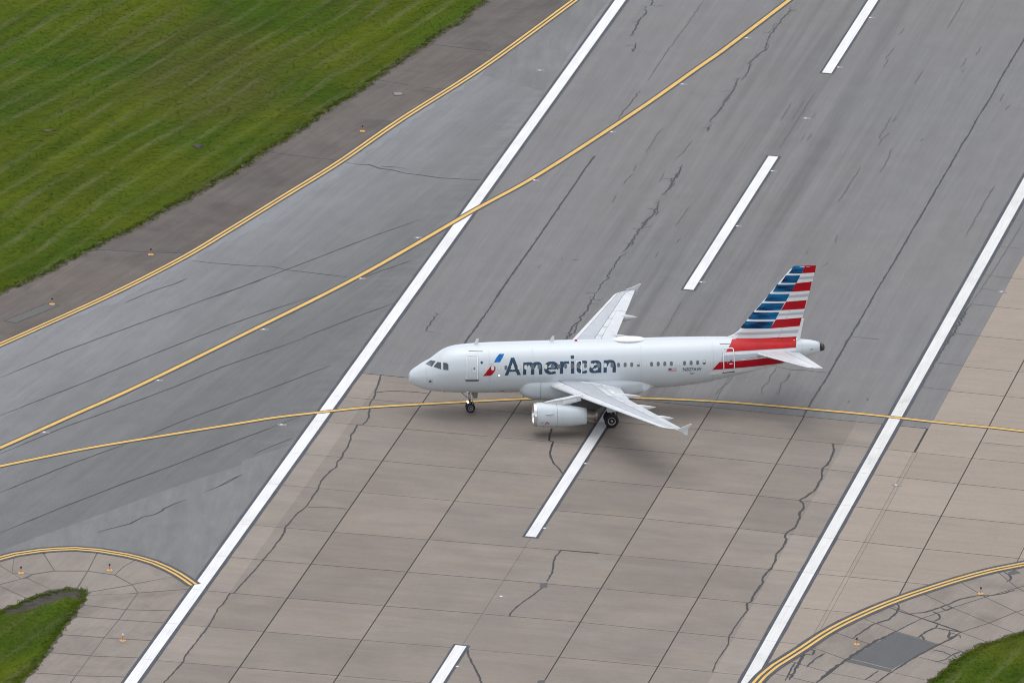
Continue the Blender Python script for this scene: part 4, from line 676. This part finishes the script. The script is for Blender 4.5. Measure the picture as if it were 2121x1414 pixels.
# lettering
def text_bm(txt, bold=0.0):
    cu = bpy.data.curves.new('lettering', 'FONT'); cu.body = txt; cu.resolution_u = 6; cu.offset = bold; cu.size = 1.0
    o = bpy.data.objects.new('lettering', cu); COL.objects.link(o); dg = bpy.context.evaluated_depsgraph_get(); dg.update()
    me = bpy.data.meshes.new_from_object(o.evaluated_get(dg)); bm = bmesh.new(); bm.from_mesh(me)
    bpy.data.objects.remove(o); bpy.data.curves.remove(cu); bpy.data.meshes.remove(me)
    bmesh.ops.remove_doubles(bm, verts=bm.verts, dist=1e-4); return bm
def lettering(txt, name, x0, z0, x1, z1, h, m, sd=-1, bold=0.0, tess=.16, cap=None):
    """text between (x0,z0) and (x1,z1) on its base line, h high"""
    bm = text_bm(txt, bold); L = [v.co.x for v in bm.verts]; a, b = min(L), max(L); top = max(v.co.y for v in bm.verts) if cap is None else cap
    for v in bm.verts:
        u = (v.co.x-a)/(b-a); xx = x0+(x1-x0)*u; zz = z0+(z1-z0)*u+v.co.y/top*h
        if sd > 0: xx = x1-(x1-x0)*u
        v.co = (xx, 0, zz)
    return on_side(bm, name, m, plane, fus_half, .013, sd, tess)
# the airline's name: heavy humanist letters drawn from outlines (advance units, x-height .72, cap height 1)
def arc(cx, cz, rx, rz, a0, a1, n=14): return [(cx+rx*math.cos(math.radians(a0+(a1-a0)*i/n)), cz+rz*math.sin(math.radians(a0+(a1-a0)*i/n))) for i in range(n+1)]
def stroke(path, w, wz=None):
    """outline of a pen stroke of width w along a path"""
    L, R = [], []; n = len(path)
    for i in range(n):
        dx = path[min(i+1, n-1)][0]-path[max(i-1, 0)][0]; dz = path[min(i+1, n-1)][1]-path[max(i-1, 0)][1]; l = math.hypot(dx, dz) or 1; nx, nz = -dz/l, dx/l
        ww = w if wz is None else w*abs(nx)+wz*abs(nz)
        L.append((path[i][0]+nx*ww/2, path[i][1]+nz*ww/2)); R.append((path[i][0]-nx*ww/2, path[i][1]-nz*ww/2))
    return L+R[::-1]
XH = .735; SW = .168; HW = .125
def glyph(ch):
    if ch == 'A': return [[(0, 0), (.175, 0), (.43, .80), (.50, 1.0), (.335, 1.0)], [(.335, 1.0), (.50, 1.0), (.825, 0), (.64, 0), (.40, .80)], [(.19, .215), (.625, .215), (.585, .345), (.235, .345)]], .825
    if ch == 'i': return [[(0, 0), (SW, 0), (SW, XH), (0, XH)], [(0, .86), (SW, .86), (SW, 1.03), (0, 1.03)]], SW
    if ch == 'r': return [[(0, 0), (SW, 0), (SW, XH), (.02, XH)], stroke([(SW*.5, .42)]+arc(.35, .40, .235, .27, 165, 75, 8)+[(.47, .675)], SW*.8, HW)], .46
    if ch == 'n': return [[(0, 0), (SW, 0), (SW, XH), (.02, XH)], stroke([(SW*.6, .42)]+arc(.335, .42, .205, .255, 168, 30, 10)+[(.545, .40), (.545, 0)], SW, HW)], .63
    if ch == 'm': return [[(0, 0), (SW, 0), (SW, XH), (.02, XH)], stroke([(SW*.6, .42)]+arc(.305, .42, .18, .255, 168, 30, 10)+[(.49, .40), (.49, 0)], SW, HW), stroke([(.52, .42)]+arc(.71, .42, .18, .255, 168, 30, 10)+[(.895, .40), (.895, 0)], SW, HW)], .98
    if ch == 'c': return [stroke([(.545, .64)]+arc(.365, .3675, .285, .3075, 66, 294, 26)+[(.545, .095)], SW, HW)], .56
    if ch == 'e': return [stroke([(.12, .355), (.60, .355)], SW*.7, HW*.9), stroke([(.60, .335)]+arc(.36, .3675, .28, .3075, 2, 296, 30)+[(.58, .105)], SW, HW)], .68
    if ch == 'a': return [stroke([(.085, .615)]+arc(.29, .45, .235, .225, 112, 10, 10)+[(.525, .40), (.525, 0)], SW, HW), stroke([(.52, .425), (.36, .42)]+arc(.28, .215, .20, .155, 88, 300, 20)+[(.52, .14)], SW*.92, HW)], .61
def title_bm(word, gap=.105):
    bm = bmesh.new(); x = 0
    for ch in word:
        polys, adv = glyph(ch)
        for q in polys:
            q = [p_ for i, p_ in enumerate(q) if i == 0 or math.hypot(p_[0]-q[i-1][0], p_[1]-q[i-1][1]) > 1e-4]
            if len(q) > 8:                              # pen stroke: build as a strip of quads
                n = len(q)//2; A = q[:n]; B = q[::-1][:n]
                va = [bm.verts.new((x+p_[0], p_[1], 0)) for p_ in A]; vb = [bm.verts.new((x+p_[0], p_[1], 0)) for p_ in B]
                for i in range(n-1): bm.faces.new([va[i], va[i+1], vb[i+1], vb[i]])
            else:
                f = bm.faces.new([bm.verts.new((x+p_[0], p_[1], 0)) for p_ in q]); bmesh.ops.triangulate(bm, faces=[f])
        x += adv+gap
    return bm, x-gap
(tx0, tz0), (tx1, tz1), (ta, tza), (tb, tzb) = TITLE
for sd in (-1, 1):
    bm, tw = title_bm('American')
    for k_, v in enumerate(bm.verts):
        u = v.co.x/tw; xx = tx0+(tx1-tx0)*u
        if sd > 0: xx = tx0+(tx1-tx0)*(1-u)
        v.co = (xx, 0, tz0+(tz1-tz0)*u+v.co.y*(tza-tz0))
    # overlapping strokes stand a hair apart so no two faces share a plane
    on_side(bm, 'airline_title', M['title'], plane, fus_half, .010, sd, .17)
    on_side(BLUE, 'emblem_wing', M['sky_blue'], plane, fus_half, .010, sd, .12); on_side(RED, 'emblem_body', M['dark_red'], plane, fus_half, .010, sd, .12); on_side(GREYT, 'emblem_beak', M['stripe_grey'], plane, fus_half, .010, sd, .12)
    lettering('N827AW', 'registration', REG[0][0], REG[0][1], REG[1][0], REG[1][1], REG[2][1]-REG[0][1], M['reg'], sd, .012, .2)
    lettering('827', 'fleet_number', REG2[0][0], REG2[0][1], REG2[1][0], REG2[1][1], REG2[2][1]-REG2[0][1], M['reg'], sd, .0, .2)
    fx0, fz1 = FLAG[0]; fx1, fz0 = FLAG[2]; hh = (fz1-fz0)/7
    fl = on_side(rrect((fx0+fx1)/2, (fz0+fz1)/2, fx1-fx0, fz1-fz0, .01, 1), 'national_flag', M['stripe_white'], plane, fus_half, .009, sd, .2)
    for i in range(0, 7, 2):
        xa = fx0+(fx1-fx0)*.4 if i < 3 else fx0
        on_side([(xa, fz1-hh*i), (xa, fz1-hh*(i+1)), (fx1, fz1-hh*(i+1)), (fx1, fz1-hh*i)], 'flag_stripe', M['flag_red'], fl, fus_half, .013, sd, .2)
    on_side([(fx0, fz1), (fx0, fz1-hh*4), (fx0+(fx1-fx0)*.4, fz1-hh*4), (fx0+(fx1-fx0)*.4, fz1)], 'flag_canton', M['reg'], fl, fus_half, .014, sd, .2)
    on_side(rrect(ROUND[0][0], ROUND[0][1], .20, .20, .099, 6), 'round_emblem', M['title'], plane, fus_half, .010, sd, .2)
    st = on_side(frame_bm(STATIC, [((x-sum(p_[0] for p_ in STATIC)/4)*.86+sum(p_[0] for p_ in STATIC)/4, (z-sum(p_[1] for p_ in STATIC)/4)*.86+sum(p_[1] for p_ in STATIC)/4) for x, z in STATIC]), 'static_port', M['stripe_grey'], plane, fus_half, .010, sd, .1)
    on_side(STATIC2, 'port_plate', M['line'], st, fus_half, .010, sd, .1)
    on_side(rrect(LAMP[0][0], LAMP[0][1], .11, .11, .054, 5), 'wing_scan_lamp', M['lamp_glow'], plane, fus_half, .010, sd, .2)
    # tail livery
    for q in TAIL_RED: on_side(q, 'red_stripe', M['red_bright'] if q is TAIL_RED[0] else M['red'], plane, side_half, .018, sd, .09, True, .15)
    for q in TAIL_WHITE: on_side(q, 'white_stripe', M['stripe_white'], plane, side_half, .014, sd, .09, True, .15)
    for q in TAIL_GREY: on_side(q, 'grey_stripe', M['stripe_grey'], plane, side_half, .014, sd, .09, True, .15)
# ---- fin and rudder
def fin_piece(c0, c1, z0, z1, n=14, nz=28):
    rings = []
    for k in range(nz+1):
        z = z0+(z1-z0)*k/nz; le = fin_le(z); ch = fin_te(z)-le; cs = [c0+(c1-c0)*(1-math.cos(math.pi*i/n))/2 for i in range(n+1)]
        up = [(le+c*ch, ch*_naca(c, .095), z) for c in cs]; dn = [(le+c*ch, -ch*_naca(c, .095)-1e-4, z) for c in cs[::-1]]
        rings.append(up+dn)
    return loft(rings)
finp = ap('vertical_fin', fin_piece(0, .695, 5.3, 12.05), M['hull_white']); autosmooth(finp, 50)
rud = ap('rudder', fin_piece(.70, 1.0, 5.95, 12.03), M['hull_white'], finp); autosmooth(rud, 50)
# dorsal fillet: a blade that swells from the spine into the fin
rr = []
for k in range(13):
    t = k/12; x = 25.2+2.0*t; top = 6.02+.10*t+.95*t**2.6; w = .03+.14*t
    rr.append([(x, w, 5.7), (x, w*.55, top-.10-.25*t), (x, .012, top), (x, -.012, top), (x, -w*.55, top-.10-.25*t), (x, -w, 5.7)])
ap('dorsal_fillet', loft(rr), M['hull_white'], finp)
for sd in (-1, 1):
    for i, q in enumerate(FIN_BLUE): on_side(q, 'blue_stripe', M['blue'], finp, fin_half, .012, sd, .25, True, .09)
    for q in FIN_RED: on_side(q, 'red_stripe', M['red'], finp, fin_half, .012, sd, .25, True, .09)
    for q in FIN_GREY: on_side(q, 'grey_stripe', M['stripe_grey'], finp, side_half, .010, sd, .2, True, .09)
ap('rudder_tab', ([(31.95, .04, 7.55), (32.10, .03, 7.55), (31.86, .03, 5.88), (31.62, .05, 5.88), (31.95, -.04, 7.55), (32.10, -.03, 7.55), (31.86, -.03, 5.88), (31.62, -.05, 5.88)], [[0, 1, 2, 3], [7, 6, 5, 4], [0, 4, 5, 1], [1, 5, 6, 2], [2, 6, 7, 3], [3, 7, 4, 0]]), M['hull_white'], finp, False)
# ---- wings
def lerp_tab(tab, y):
    for (y0_, v0), (y1_, v1) in zip(tab, tab[1:]):
        if y <= y1_: return v0+(v1-v0)*(y-y0_)/(y1_-y0_)
    return tab[-1][1]
def w_le(y): return 10.267+.522*y+(.95*max(0, (y-15.75)/.95)**2.2)
def w_te(y): return lerp_tab([(0, 16.95), (6.2, 17.22), (16.75, 20.40)], y)
def w_z(y): return 2.793+.104*(y-2.0)
def w_tc(y): return lerp_tab([(0, .155), (6.2, .125), (16.75, .105)], y)
def wing_sec(y, c0, c1, n=10, lift=0.0, only_top=False, thick=None):
    le = w_le(y); ch = w_te(y)-le; z = w_z(y); t = w_tc(y); cs = [c0+(c1-c0)*(1-math.cos(math.pi*i/n))/2 for i in range(n+1)]
    cam = lambda c: ch*.02*4*c*(1-c)-ch*.045*c
    up = [(le+c*ch, y, z+cam(c)+ch*_naca(c, t)+lift) for c in cs]
    if thick: dn = [(a, b, c-thick) for a, b, c in up[::-1]]
    else: dn = [(le+c*ch, y, z+cam(c)-ch*_naca(c, t)*.85-1e-4) for c in cs[::-1]]
    return up+dn
def wing_piece(sd, y0_, y1_, c0, c1, ny, lift=0.0, thick=None, c0b=None, c1b=None):
    rings = []
    for k in range(ny+1):
        u = k/ny; y = y0_+(y1_-y0_)*u; a = c0+((c0b if c0b is not None else c0)-c0)*u; b = c1+((c1b if c1b is not None else c1)-c1)*u
        rings.append([(p_[0], sd*p_[1], p_[2]) for p_ in wing_sec(y, a, b, 8, lift, False, thick)])
    v, f = loft(rings)
    return (v, f if sd > 0 else [q[::-1] for q in f])
wings = {}
for sd in (-1, 1):
    wg = ap('wing', wing_piece(sd, 1.2, 16.72, .135, .546, 40, 0, None, .17, .53), M['wing_grey']); autosmooth(wg, 40); wings[sd] = wg
    # slats with a thin dark gap behind them
    ap('wing_root_edge', wing_piece(sd, 1.2, 2.85, 0, .131, 4), M['wing_light'], wg)
    for a, b in ((2.9, 5.2), (6.0, 8.4), (8.43, 10.9), (10.93, 13.4), (13.43, 15.9)):
        ca = .132+(a-1.2)/15.5*.034; cb = .132+(b-1.2)/15.5*.034
        autosmooth(ap('slat', wing_piece(sd, a, b, 0, ca, 8, .004, None, 0, cb), M['wing_light'], wg), 40)
    autosmooth(ap('slat', wing_piece(sd, 5.23, 5.97, 0, .138, 3), M['wing_light'], wg), 40)
    autosmooth(ap('wing_tip', wing_piece(sd, 15.93, 16.74, 0, .166, 8), M['wing_light'], wg), 40)
    autosmooth(ap('flap', wing_piece(sd, 1.2, 6.15, .705, 1, 8, 0, None, .70, 1), M['wing_light'], wg), 40); autosmooth(ap('flap', wing_piece(sd, 6.2, 12.75, .70, 1, 10, 0, None, .672, 1), M['wing_light'], wg), 40)
    autosmooth(ap('aileron', wing_piece(sd, 12.8, 16.0, .675, 1, 6, 0, None, .665, 1), M['wing_light'], wg), 40); autosmooth(ap('wing_tip', wing_piece(sd, 16.03, 16.74, .668, 1, 4), M['wing_light'], wg), 40)
    autosmooth(ap('rear_spar_panel', wing_piece(sd, 1.2, 16.72, .552, .70, 30, -.012, None, .538, .662), M['wing_light'], wg), 40)
    for a, b in ((2.9, 6.1), (6.3, 7.9), (7.92, 9.5), (9.52, 11.1), (11.12, 12.7)):                       # spoiler panels on the rear upper skin
        ap('spoiler', wing_piece(sd, a, b, .565-.001*(a-2.9), .698-.0032*(a-2.9), 3, .006, .02, .565-.001*(b-2.9), .698-.0032*(b-2.9)), M['wing_light'], wg)
    # panel lines
    for a, b, c, d in ((1.6, 16.0, .545, .53),):
        ap('panel_line', wing_piece(sd, a, b, c, c+.004, 24, .006, .008, d, d+.008), M['line'], wg)
    ap('panel_line', wing_piece(sd, 1.6, 16.2, .1335, .1395, 24, .006, .008, .167, .180), M['line'], wg)
    # walkway at the root, white bounded strip seen over the fairing
    ap('walkway', wing_piece(sd, 2.02, 2.42, .42, .93, 6, .014, .02), M['hull_white'], wg); ap('access_panel', wing_piece(sd, 3.3, 4.9, .715, .80, 3, .012, .02), M['hull_white'], wg)
    # wing-tip fence
    fz = w_z(16.75); FP = [(19.62, fz+.02), (20.15, fz+.20), (20.80, 4.83), (20.92, 4.80), (20.62, fz+.03), (20.62, 3.92), (20.47, 3.88), (20.12, fz-.16)]
    n = len(FP); v = [(x, sd*(16.78+.10*abs(z-fz)), z) for x, z in FP]+[(x, sd*(16.84+.10*abs(z-fz)), z) for x, z in FP]
    autosmooth(ap('wingtip_fence', (v, [list(range(n))[::-1], [n+i for i in range(n)]]+[[i, (i+1) % n, n+(i+1) % n, n+i] for i in range(n)]), M['wing_light'], wg, False))
    # flap track fairings
    for y, x0_, x1_ in ((4.9, 14.6, 18.35), (8.45, 15.9, 19.15), (12.1, 17.6, 20.1)):
        rg = []
        for k in range(15):
            t = k/14; r = .23*math.sin(math.pi*min(1, t*1.02+.001))**.6*(1 if t < .5 else 1-(t-.5)*.7); x = x0_+(x1_-x0_)*t; zz = w_z(y)-.36+.10*t+.05*(y < 6)
            rg.append([(x, sd*y+r*.85*math.cos(2*math.pi*i/16), zz+r*1.35*math.sin(2*math.pi*i/16)) for i in range(16)])
        ap('flap_track_fairing', loft(rg), M['wing_light'], wg)
    for y in (9.5, 10.5, 11.5, 12.5, 13.3, 14.0, 14.7, 15.3): pass
# ---- tailplane
def h_le(y): return 27.40+.675*y+(.5*max(0, (y-6.15)/.4)**2)
def h_te(y): return 31.52+.205*y
def tail_piece(sd, y0_, y1_, c0, c1, ny, lift=0.0):
    rings = []
    for k in range(ny+1):
        y = y0_+(y1_-y0_)*k/ny; le = h_le(y); ch = h_te(y)-le; z = 4.95+.118*(y-.7); cs = [c0+(c1-c0)*(1-math.cos(math.pi*i/8))/2 for i in range(9)]
        rings.append([(le+c*ch, sd*y, z+ch*_naca(c, .10)+lift) for c in cs]+[(le+c*ch, sd*y, z-ch*_naca(c, .10)-1e-4) for c in cs[::-1]])
    v, f = loft(rings); return (v, f if sd > 0 else [q[::-1] for q in f])
for sd in (-1, 1):
    hs_ = autosmooth(ap('horizontal_stabiliser', tail_piece(sd, .3, 6.52, 0, .66, 18), M['wing_light']), 45)
    autosmooth(ap('elevator', tail_piece(sd, .9, 6.3, .665, 1, 10), M['wing_light'], hs_), 45)
    autosmooth(ap('stabiliser_tip', tail_piece(sd, 6.32, 6.52, .665, 1, 3), M['wing_light'], hs_), 45)
    ap('panel_line', tail_piece(sd, .95, 6.4, .10, .106, 8, .004), M['line'], hs_); ap('panel_line', tail_piece(sd, .95, 6.3, .655, .668, 8, .004), M['line'], hs_)
# ---- engines
def ring_e(x, r, sd, n=48):
    z = 1.76-(x-9.5)*.036; return [(x, sd*5.75+r*math.cos(2*math.pi*i/n), z+r*math.sin(2*math.pi*i/n)) for i in range(n)]
for sd in (-1, 1):
    en = thing('engine', None, None, (0, 0, 0)); en.parent = plane; en.matrix_parent_inverse = OFF
    def ep(name, prof, m, sd=sd, caps=(False, False)): return ap(name, loft([ring_e(x, r, sd) for x, r in prof], *caps), m, en)
    ep('inlet_lip', [(10.0, .79), (9.75, .78), (9.60, .80), (9.52, .84), (9.50, .88), (9.53, .925), (9.62, .955), (9.76, .972)], M['chrome'])
    ep('nacelle', [(9.765, .972), (10.1, .99), (10.6, 1.0), (11.1, .998), (11.38, .99)], M['nacelle'])
    ep('thrust_reverser', [(11.395, .989), (11.9, .965), (12.5, .905), (13.1, .82), (13.6, .735), (13.84, .69), (13.84, .60)], M['nacelle'])
    ep('exhaust_nozzle', [(13.6, .62), (13.86, .605), (14.3, .565), (14.74, .515), (14.74, .48), (13.9, .45)], M['nozzle'], caps=(False, True))
    ep('inlet_duct', [(10.0, .79), (10.5, .80), (10.9, .82)], M['dark_metal'], caps=(False, True))
    ep('spinner', [(10.45, .02), (10.55, .12), (10.75, .24), (10.88, .30)], M['strut'], caps=(True, False))
    ep('cowl_seam', [(11.378, .9935), (11.40, .9925)], M['line']); ep('lip_seam', [(9.758, .9755), (9.775, .9765)], M['line'])
    # strake, marks and the pylon
    zc_ = 1.70; st_ = ap('strake', ([(10.35, sd*5.75-sd*0+sd*(-1)*0-.0+(-1 if sd < 0 else 1)*.0, 0)]*0+[(x, sd*5.75+(-.97 if sd < 0 else .97)*k+(0 if j else 0), z) for j, (x, k, z) in enumerate(((10.35, .93, 2.05), (11.05, .92, 2.13), (11.05, 1.13, 2.16), (10.60, 1.10, 2.11), (10.35, .93, 2.09), (11.05, .92, 2.17), (11.05, 1.13, 2.19), (10.60, 1.10, 2.14)))], [[0, 1, 2, 3], [7, 6, 5, 4], [0, 4, 5, 1], [1, 5, 6, 2], [2, 6, 7, 3], [3, 7, 4, 0]]), M['stripe_grey'], en, False)
    for i, (x, z, w, h) in enumerate(((10.30, 1.22, .07, .42), (10.44, 1.24, .06, .22), (10.58, 1.30, .18, .08), (10.72, 1.28, .06, .18), (10.56, 1.40, .07, .14), (10.16, 1.36, .09, .07))):
        q = []
        for dx, dz in ((-w/2, -h/2), (w/2, -h/2), (w/2, h/2), (-w/2, h/2)):
            ze = 1.76-(x+dx-9.5)*.036; r = 1.004; q.append((x+dx, sd*(5.75+math.sqrt(max(0, r*r-(z+dz-ze)**2))), z+dz))
        ap('warning_mark', (q, [[0, 1, 2, 3] if sd > 0 else [3, 2, 1, 0]]), M['dark_red'], en, False)
    py = [(10.25, 2.74), (10.7, 2.88), (11.4, 3.02), (12.2, 3.16), (12.95, 3.34), (13.3, 3.36), (13.4, 2.95), (12.9, 2.80), (12.0, 2.62), (10.8, 2.70)]
    aft_prof = [(12.6, 2.55), (12.9, 2.79), (13.42, 2.94), (13.44, 3.34), (15.6, 3.0), (16.3, 2.86), (15.4, 2.55), (14.6, 2.12), (13.6, 2.18)]  # aft lower pylon: shade under the wing painted in as a dark colour
    vh = [(x, sd*5.75-.15, z) for x, z in aft_prof]+[(x, sd*5.75+.15, z) for x, z in aft_prof]; nh = len(aft_prof)
    autosmooth(ap('pylon_aft_shaded', (vh, [list(range(nh))[::-1], [nh+i for i in range(nh)]]+[[i, (i+1) % nh, nh+(i+1) % nh, nh+i] for i in range(nh)]), M['dark_metal'], en, False), 30)
    n = len(py); hw = lambda x: .05+.17*min(1, max(0, (x-10.25)/1.5))*min(1, max(.1, (16.4-x)/1.5)); v = []
    for s2 in (-1, 1): v += [(x, sd*5.75+s2*hw(x), z) for x, z in py]
    bmx = mesh('tmp', v, [list(range(n))[::-1], [n+i for i in range(n)]]+[[i, (i+1) % n, n+(i+1) % n, n+i] for i in range(n)])
    pl = bpy.data.objects.new('pylon', bmx); COL.objects.link(pl); bmx.materials.append(M['wing_light']); pl.parent = en; autosmooth(pl, 30)
    m_ = pl.modifiers.new('bevel', 'BEVEL'); m_.width = .035; m_.segments = 2
    ap('pylon_fairing', ([(x, sd*5.75+(y)*sd, z) for x, y, z in ((11.9, .225, 2.72), (13.0, .25, 2.95), (13.0, .25, 3.14), (11.9, .225, 2.95), (11.9, .18, 2.72), (13.0, .2, 2.95), (13.0, .2, 3.14), (11.9, .18, 2.95))], [[0, 1, 2, 3], [7, 6, 5, 4], [0, 4, 5, 1], [1, 5, 6, 2], [2, 6, 7, 3], [3, 7, 4, 0]]), M['hull_white'], en, False)
# ---- landing gear
def tube(a, b, r0, r1=None, n=14):
    a, b = Vector(a), Vector(b); r1 = r0 if r1 is None else r1; d = (b-a).normalized(); u = d.orthogonal().normalized(); w = d.cross(u)
    return loft([[tuple(c+(u*math.cos(2*math.pi*i/n)+w*math.sin(2*math.pi*i/n))*r) for i in range(n)] for c, r in ((a, r0), (b, r1))])
def wheel(parent, x, y, r, w, sd_out):
    def ry(prof): return loft([[(x+rr_*math.cos(2*math.pi*i/36), y+yy, r+rr_*math.sin(2*math.pi*i/36)) for i in range(36)] for yy, rr_ in prof])
    tyre = ap('tyre', ry([(-w/2*.6, r*.55), (-w/2, r*.66), (-w/2*.98, r*.82), (-w/2*.75, r*.955), (-w/2*.35, r), (w/2*.35, r), (w/2*.75, r*.955), (w/2*.98, r*.82), (w/2, r*.66), (w/2*.6, r*.55)]), M['tyre'], parent)
    ap('rim', ry([(-w/2*.78, r*.50), (-w/2*.80, r*.56), (w/2*.80, r*.56), (w/2*.78, r*.50), (w/2*.45, r*.40), (w/2*.45, r*.18), (w/2*.8, r*.16), (w/2*.8, r*.02)] if sd_out > 0 else [(-w/2*.8, r*.02), (-w/2*.8, r*.16), (-w/2*.45, r*.18), (-w/2*.45, r*.40), (-w/2*.78, r*.50), (-w/2*.80, r*.56), (w/2*.80, r*.56), (w/2*.78, r*.50)]), M['rim'], parent)
ng = thing('nose_gear', None, None, (0, 0, 0)); ng.parent = plane; ng.matrix_parent_inverse = OFF
ap('strut', tube((4.92, 0, 1.85), (5.07, 0, .42), .095, .075), M['strut'], ng); ap('axle', tube((5.07, -.34, .39), (5.07, .34, .39), .05), M['strut'], ng)
ap('drag_brace', tube((4.25, 0, 1.72), (4.97, 0, 1.05), .045), M['strut'], ng); ap('torque_link', tube((5.22, 0, 1.05), (5.30, 0, .72), .035), M['strut'], ng); ap('torque_link', tube((5.30, 0, .72), (5.12, 0, .45), .035), M['strut'], ng)
ap('steering_actuator', tube((4.98, -.20, 1.0), (4.98, .20, 1.0), .07), M['dark_metal'], ng)
for s2 in (-1, 1):
    wheel(ng, 5.07, s2*.265, .38, .21, s2)
    ap('taxi_lamp', tube((4.90, s2*.14, .83), (4.80, s2*.14, .82), .05, .075), M['lamp_glow'], ng, False)
    ap('gear_door', ([(5.15, s2*.36, 1.72), (5.62, s2*.36, 1.72), (5.58, s2*.42, 1.28), (5.20, s2*.42, 1.28), (5.15, s2*.39, 1.72), (5.62, s2*.39, 1.72), (5.58, s2*.45, 1.28), (5.20, s2*.45, 1.28)], [[0, 1, 2, 3], [7, 6, 5, 4], [0, 4, 5, 1], [1, 5, 6, 2], [2, 6, 7, 3], [3, 7, 4, 0]]), M['gear_bay'], ng, False)
for sd in (-1, 1):
    mg = thing('main_gear', None, None, (0, 0, 0)); mg.parent = plane; mg.matrix_parent_inverse = OFF
    ap('strut', tube((16.0, sd*3.75, 2.7), (16.1, sd*3.80, .6), .14, .10), M['strut'], mg); ap('axle', tube((16.1, sd*3.2, .57), (16.1, sd*4.4, .57), .07), M['strut'], mg)
    ap('side_brace', tube((16.0, sd*2.3, 2.2), (16.08, sd*3.75, 1.35), .06), M['strut'], mg); ap('torque_link', tube((16.35, sd*3.8, 1.25), (16.5, sd*3.8, .85), .04), M['strut'], mg)
    ap('gear_door', ([(15.55, sd*3.98, 2.6), (16.45, sd*3.98, 2.6), (16.40, sd*4.12, 1.30), (15.75, sd*4.12, 1.25), (15.55, sd*4.01, 2.6), (16.45, sd*4.01, 2.6), (16.40, sd*4.15, 1.30), (15.75, sd*4.15, 1.25)], [[0, 1, 2, 3], [7, 6, 5, 4], [0, 4, 5, 1], [1, 5, 6, 2], [2, 6, 7, 3], [3, 7, 4, 0]]), M['fairing'], mg, False)
    for s2 in (-1, 1): wheel(mg, 16.1, sd*3.80+s2*.46, .575, .40, s2)
# ---- small fittings along the spine and belly
def blade(x, z, h, c, lean, m=None):
    v = []
    for y in (-.025, .025): v += [(x, y, z), (x+c, y, z), (x+c*.55+lean, y*.6, z+h), (x+lean, y*.6, z+h)]
    return ap('antenna', (v, [[0, 1, 2, 3], [7, 6, 5, 4], [0, 4, 5, 1], [1, 5, 6, 2], [2, 6, 7, 3], [3, 7, 4, 0]]), m or M['hull_white'], None, False)
def top(x): z_, b2, a2 = fus(x); return z_+b2
blade(5.2, top(5.4)-.05, .50, .36, .24); blade(11.35, top(11.5)-.05, .50, .36, .24); blade(24.0, top(24)-.05, .10, .2, .05)
blade(2.9, fus(2.9)[0]-fus(2.9)[1]-.14, .16, .08, .0, M['dark_metal'])
bx_ = 13.55; bz = top(bx_); ap('beacon', ([(bx_+.13*r*math.cos(a), .10*r*math.sin(a), bz-.02+h) for r, h in ((1, 0), (.9, .08), (.45, .13)) for a in [2*math.pi*i/14 for i in range(14)]], [[k*14+i, k*14+(i+1) % 14, (k+1)*14+(i+1) % 14, (k+1)*14+i] for k in range(2) for i in range(14)]+[[28+i for i in range(14)]]), M['dark_red'])
dome = []
for k in range(13):
    t = math.pi*k/12; x = 17.88-1.30*math.cos(t); w = math.sin(t)**.75; dome.append([(x, .62*w*math.cos(2*math.pi*i/28), top(17.88)-.02+(.22 if math.sin(2*math.pi*i/28) > 0 else .10)*w*math.sin(2*math.pi*i/28)) for i in range(28)])
ap('satellite_dome', loft(dome), M['hull_white'])
on_side(rrect(5.3, 5.52, 1.15, .03, .01, 1), 'rain_gutter', M['line'], plane, fus_half, .010, -1, .2); on_side(rrect(25.6, 5.80, .85, .03, .01, 1, 0), 'rain_gutter', M['line'], plane, fus_half, .010, -1, .2)
on_side(rrect(7.5, 2.18, .45, .28, .04, 3), 'service_panel', M['fairing'], plane, fus_half, .006, -1, .1); on_side(rrect(7.5, 2.18, .30, .06, .02, 2), 'service_vent', M['line'], plane, fus_half, .010, -1, .1)
on_side(rrect(32.75, 5.12, .22, .07, .03, 2), 'tail_vent', M['line'], plane, fus_half, .010, -1, .1)

sv = []
for k_ in range(15):
    z = _f1(10.55)-_f2(10.55)*.9+k_/14*_f2(10.55)*1.86; zz = abs((z-_f1(10.55))/_f2(10.55)); a2 = _f3(10.55)*(max(0, 1-zz**3.4))**(1/3.4)+.006
    sv += [(10.53, -a2, z), (10.565, -a2-.002, z)]
ap('fairing_seam', (sv, [[2*i, 2*i+1, 2*i+3, 2*i+2] for i in range(14)]), M['door_line'], fairing, False)
for x_ in (1.32, 6.35, 9.9, 18.7, 24.6, 31.95):        # skin seams
    z_, b2, a2 = fus(x_); on_side([(x_-.011, z_-b2*.86), (x_+.011, z_-b2*.86), (x_+.011, z_+b2*.90), (x_-.011, z_+b2*.90)], 'skin_seam', M['seam'], fuselage, fus_half, .007, -1, .08)
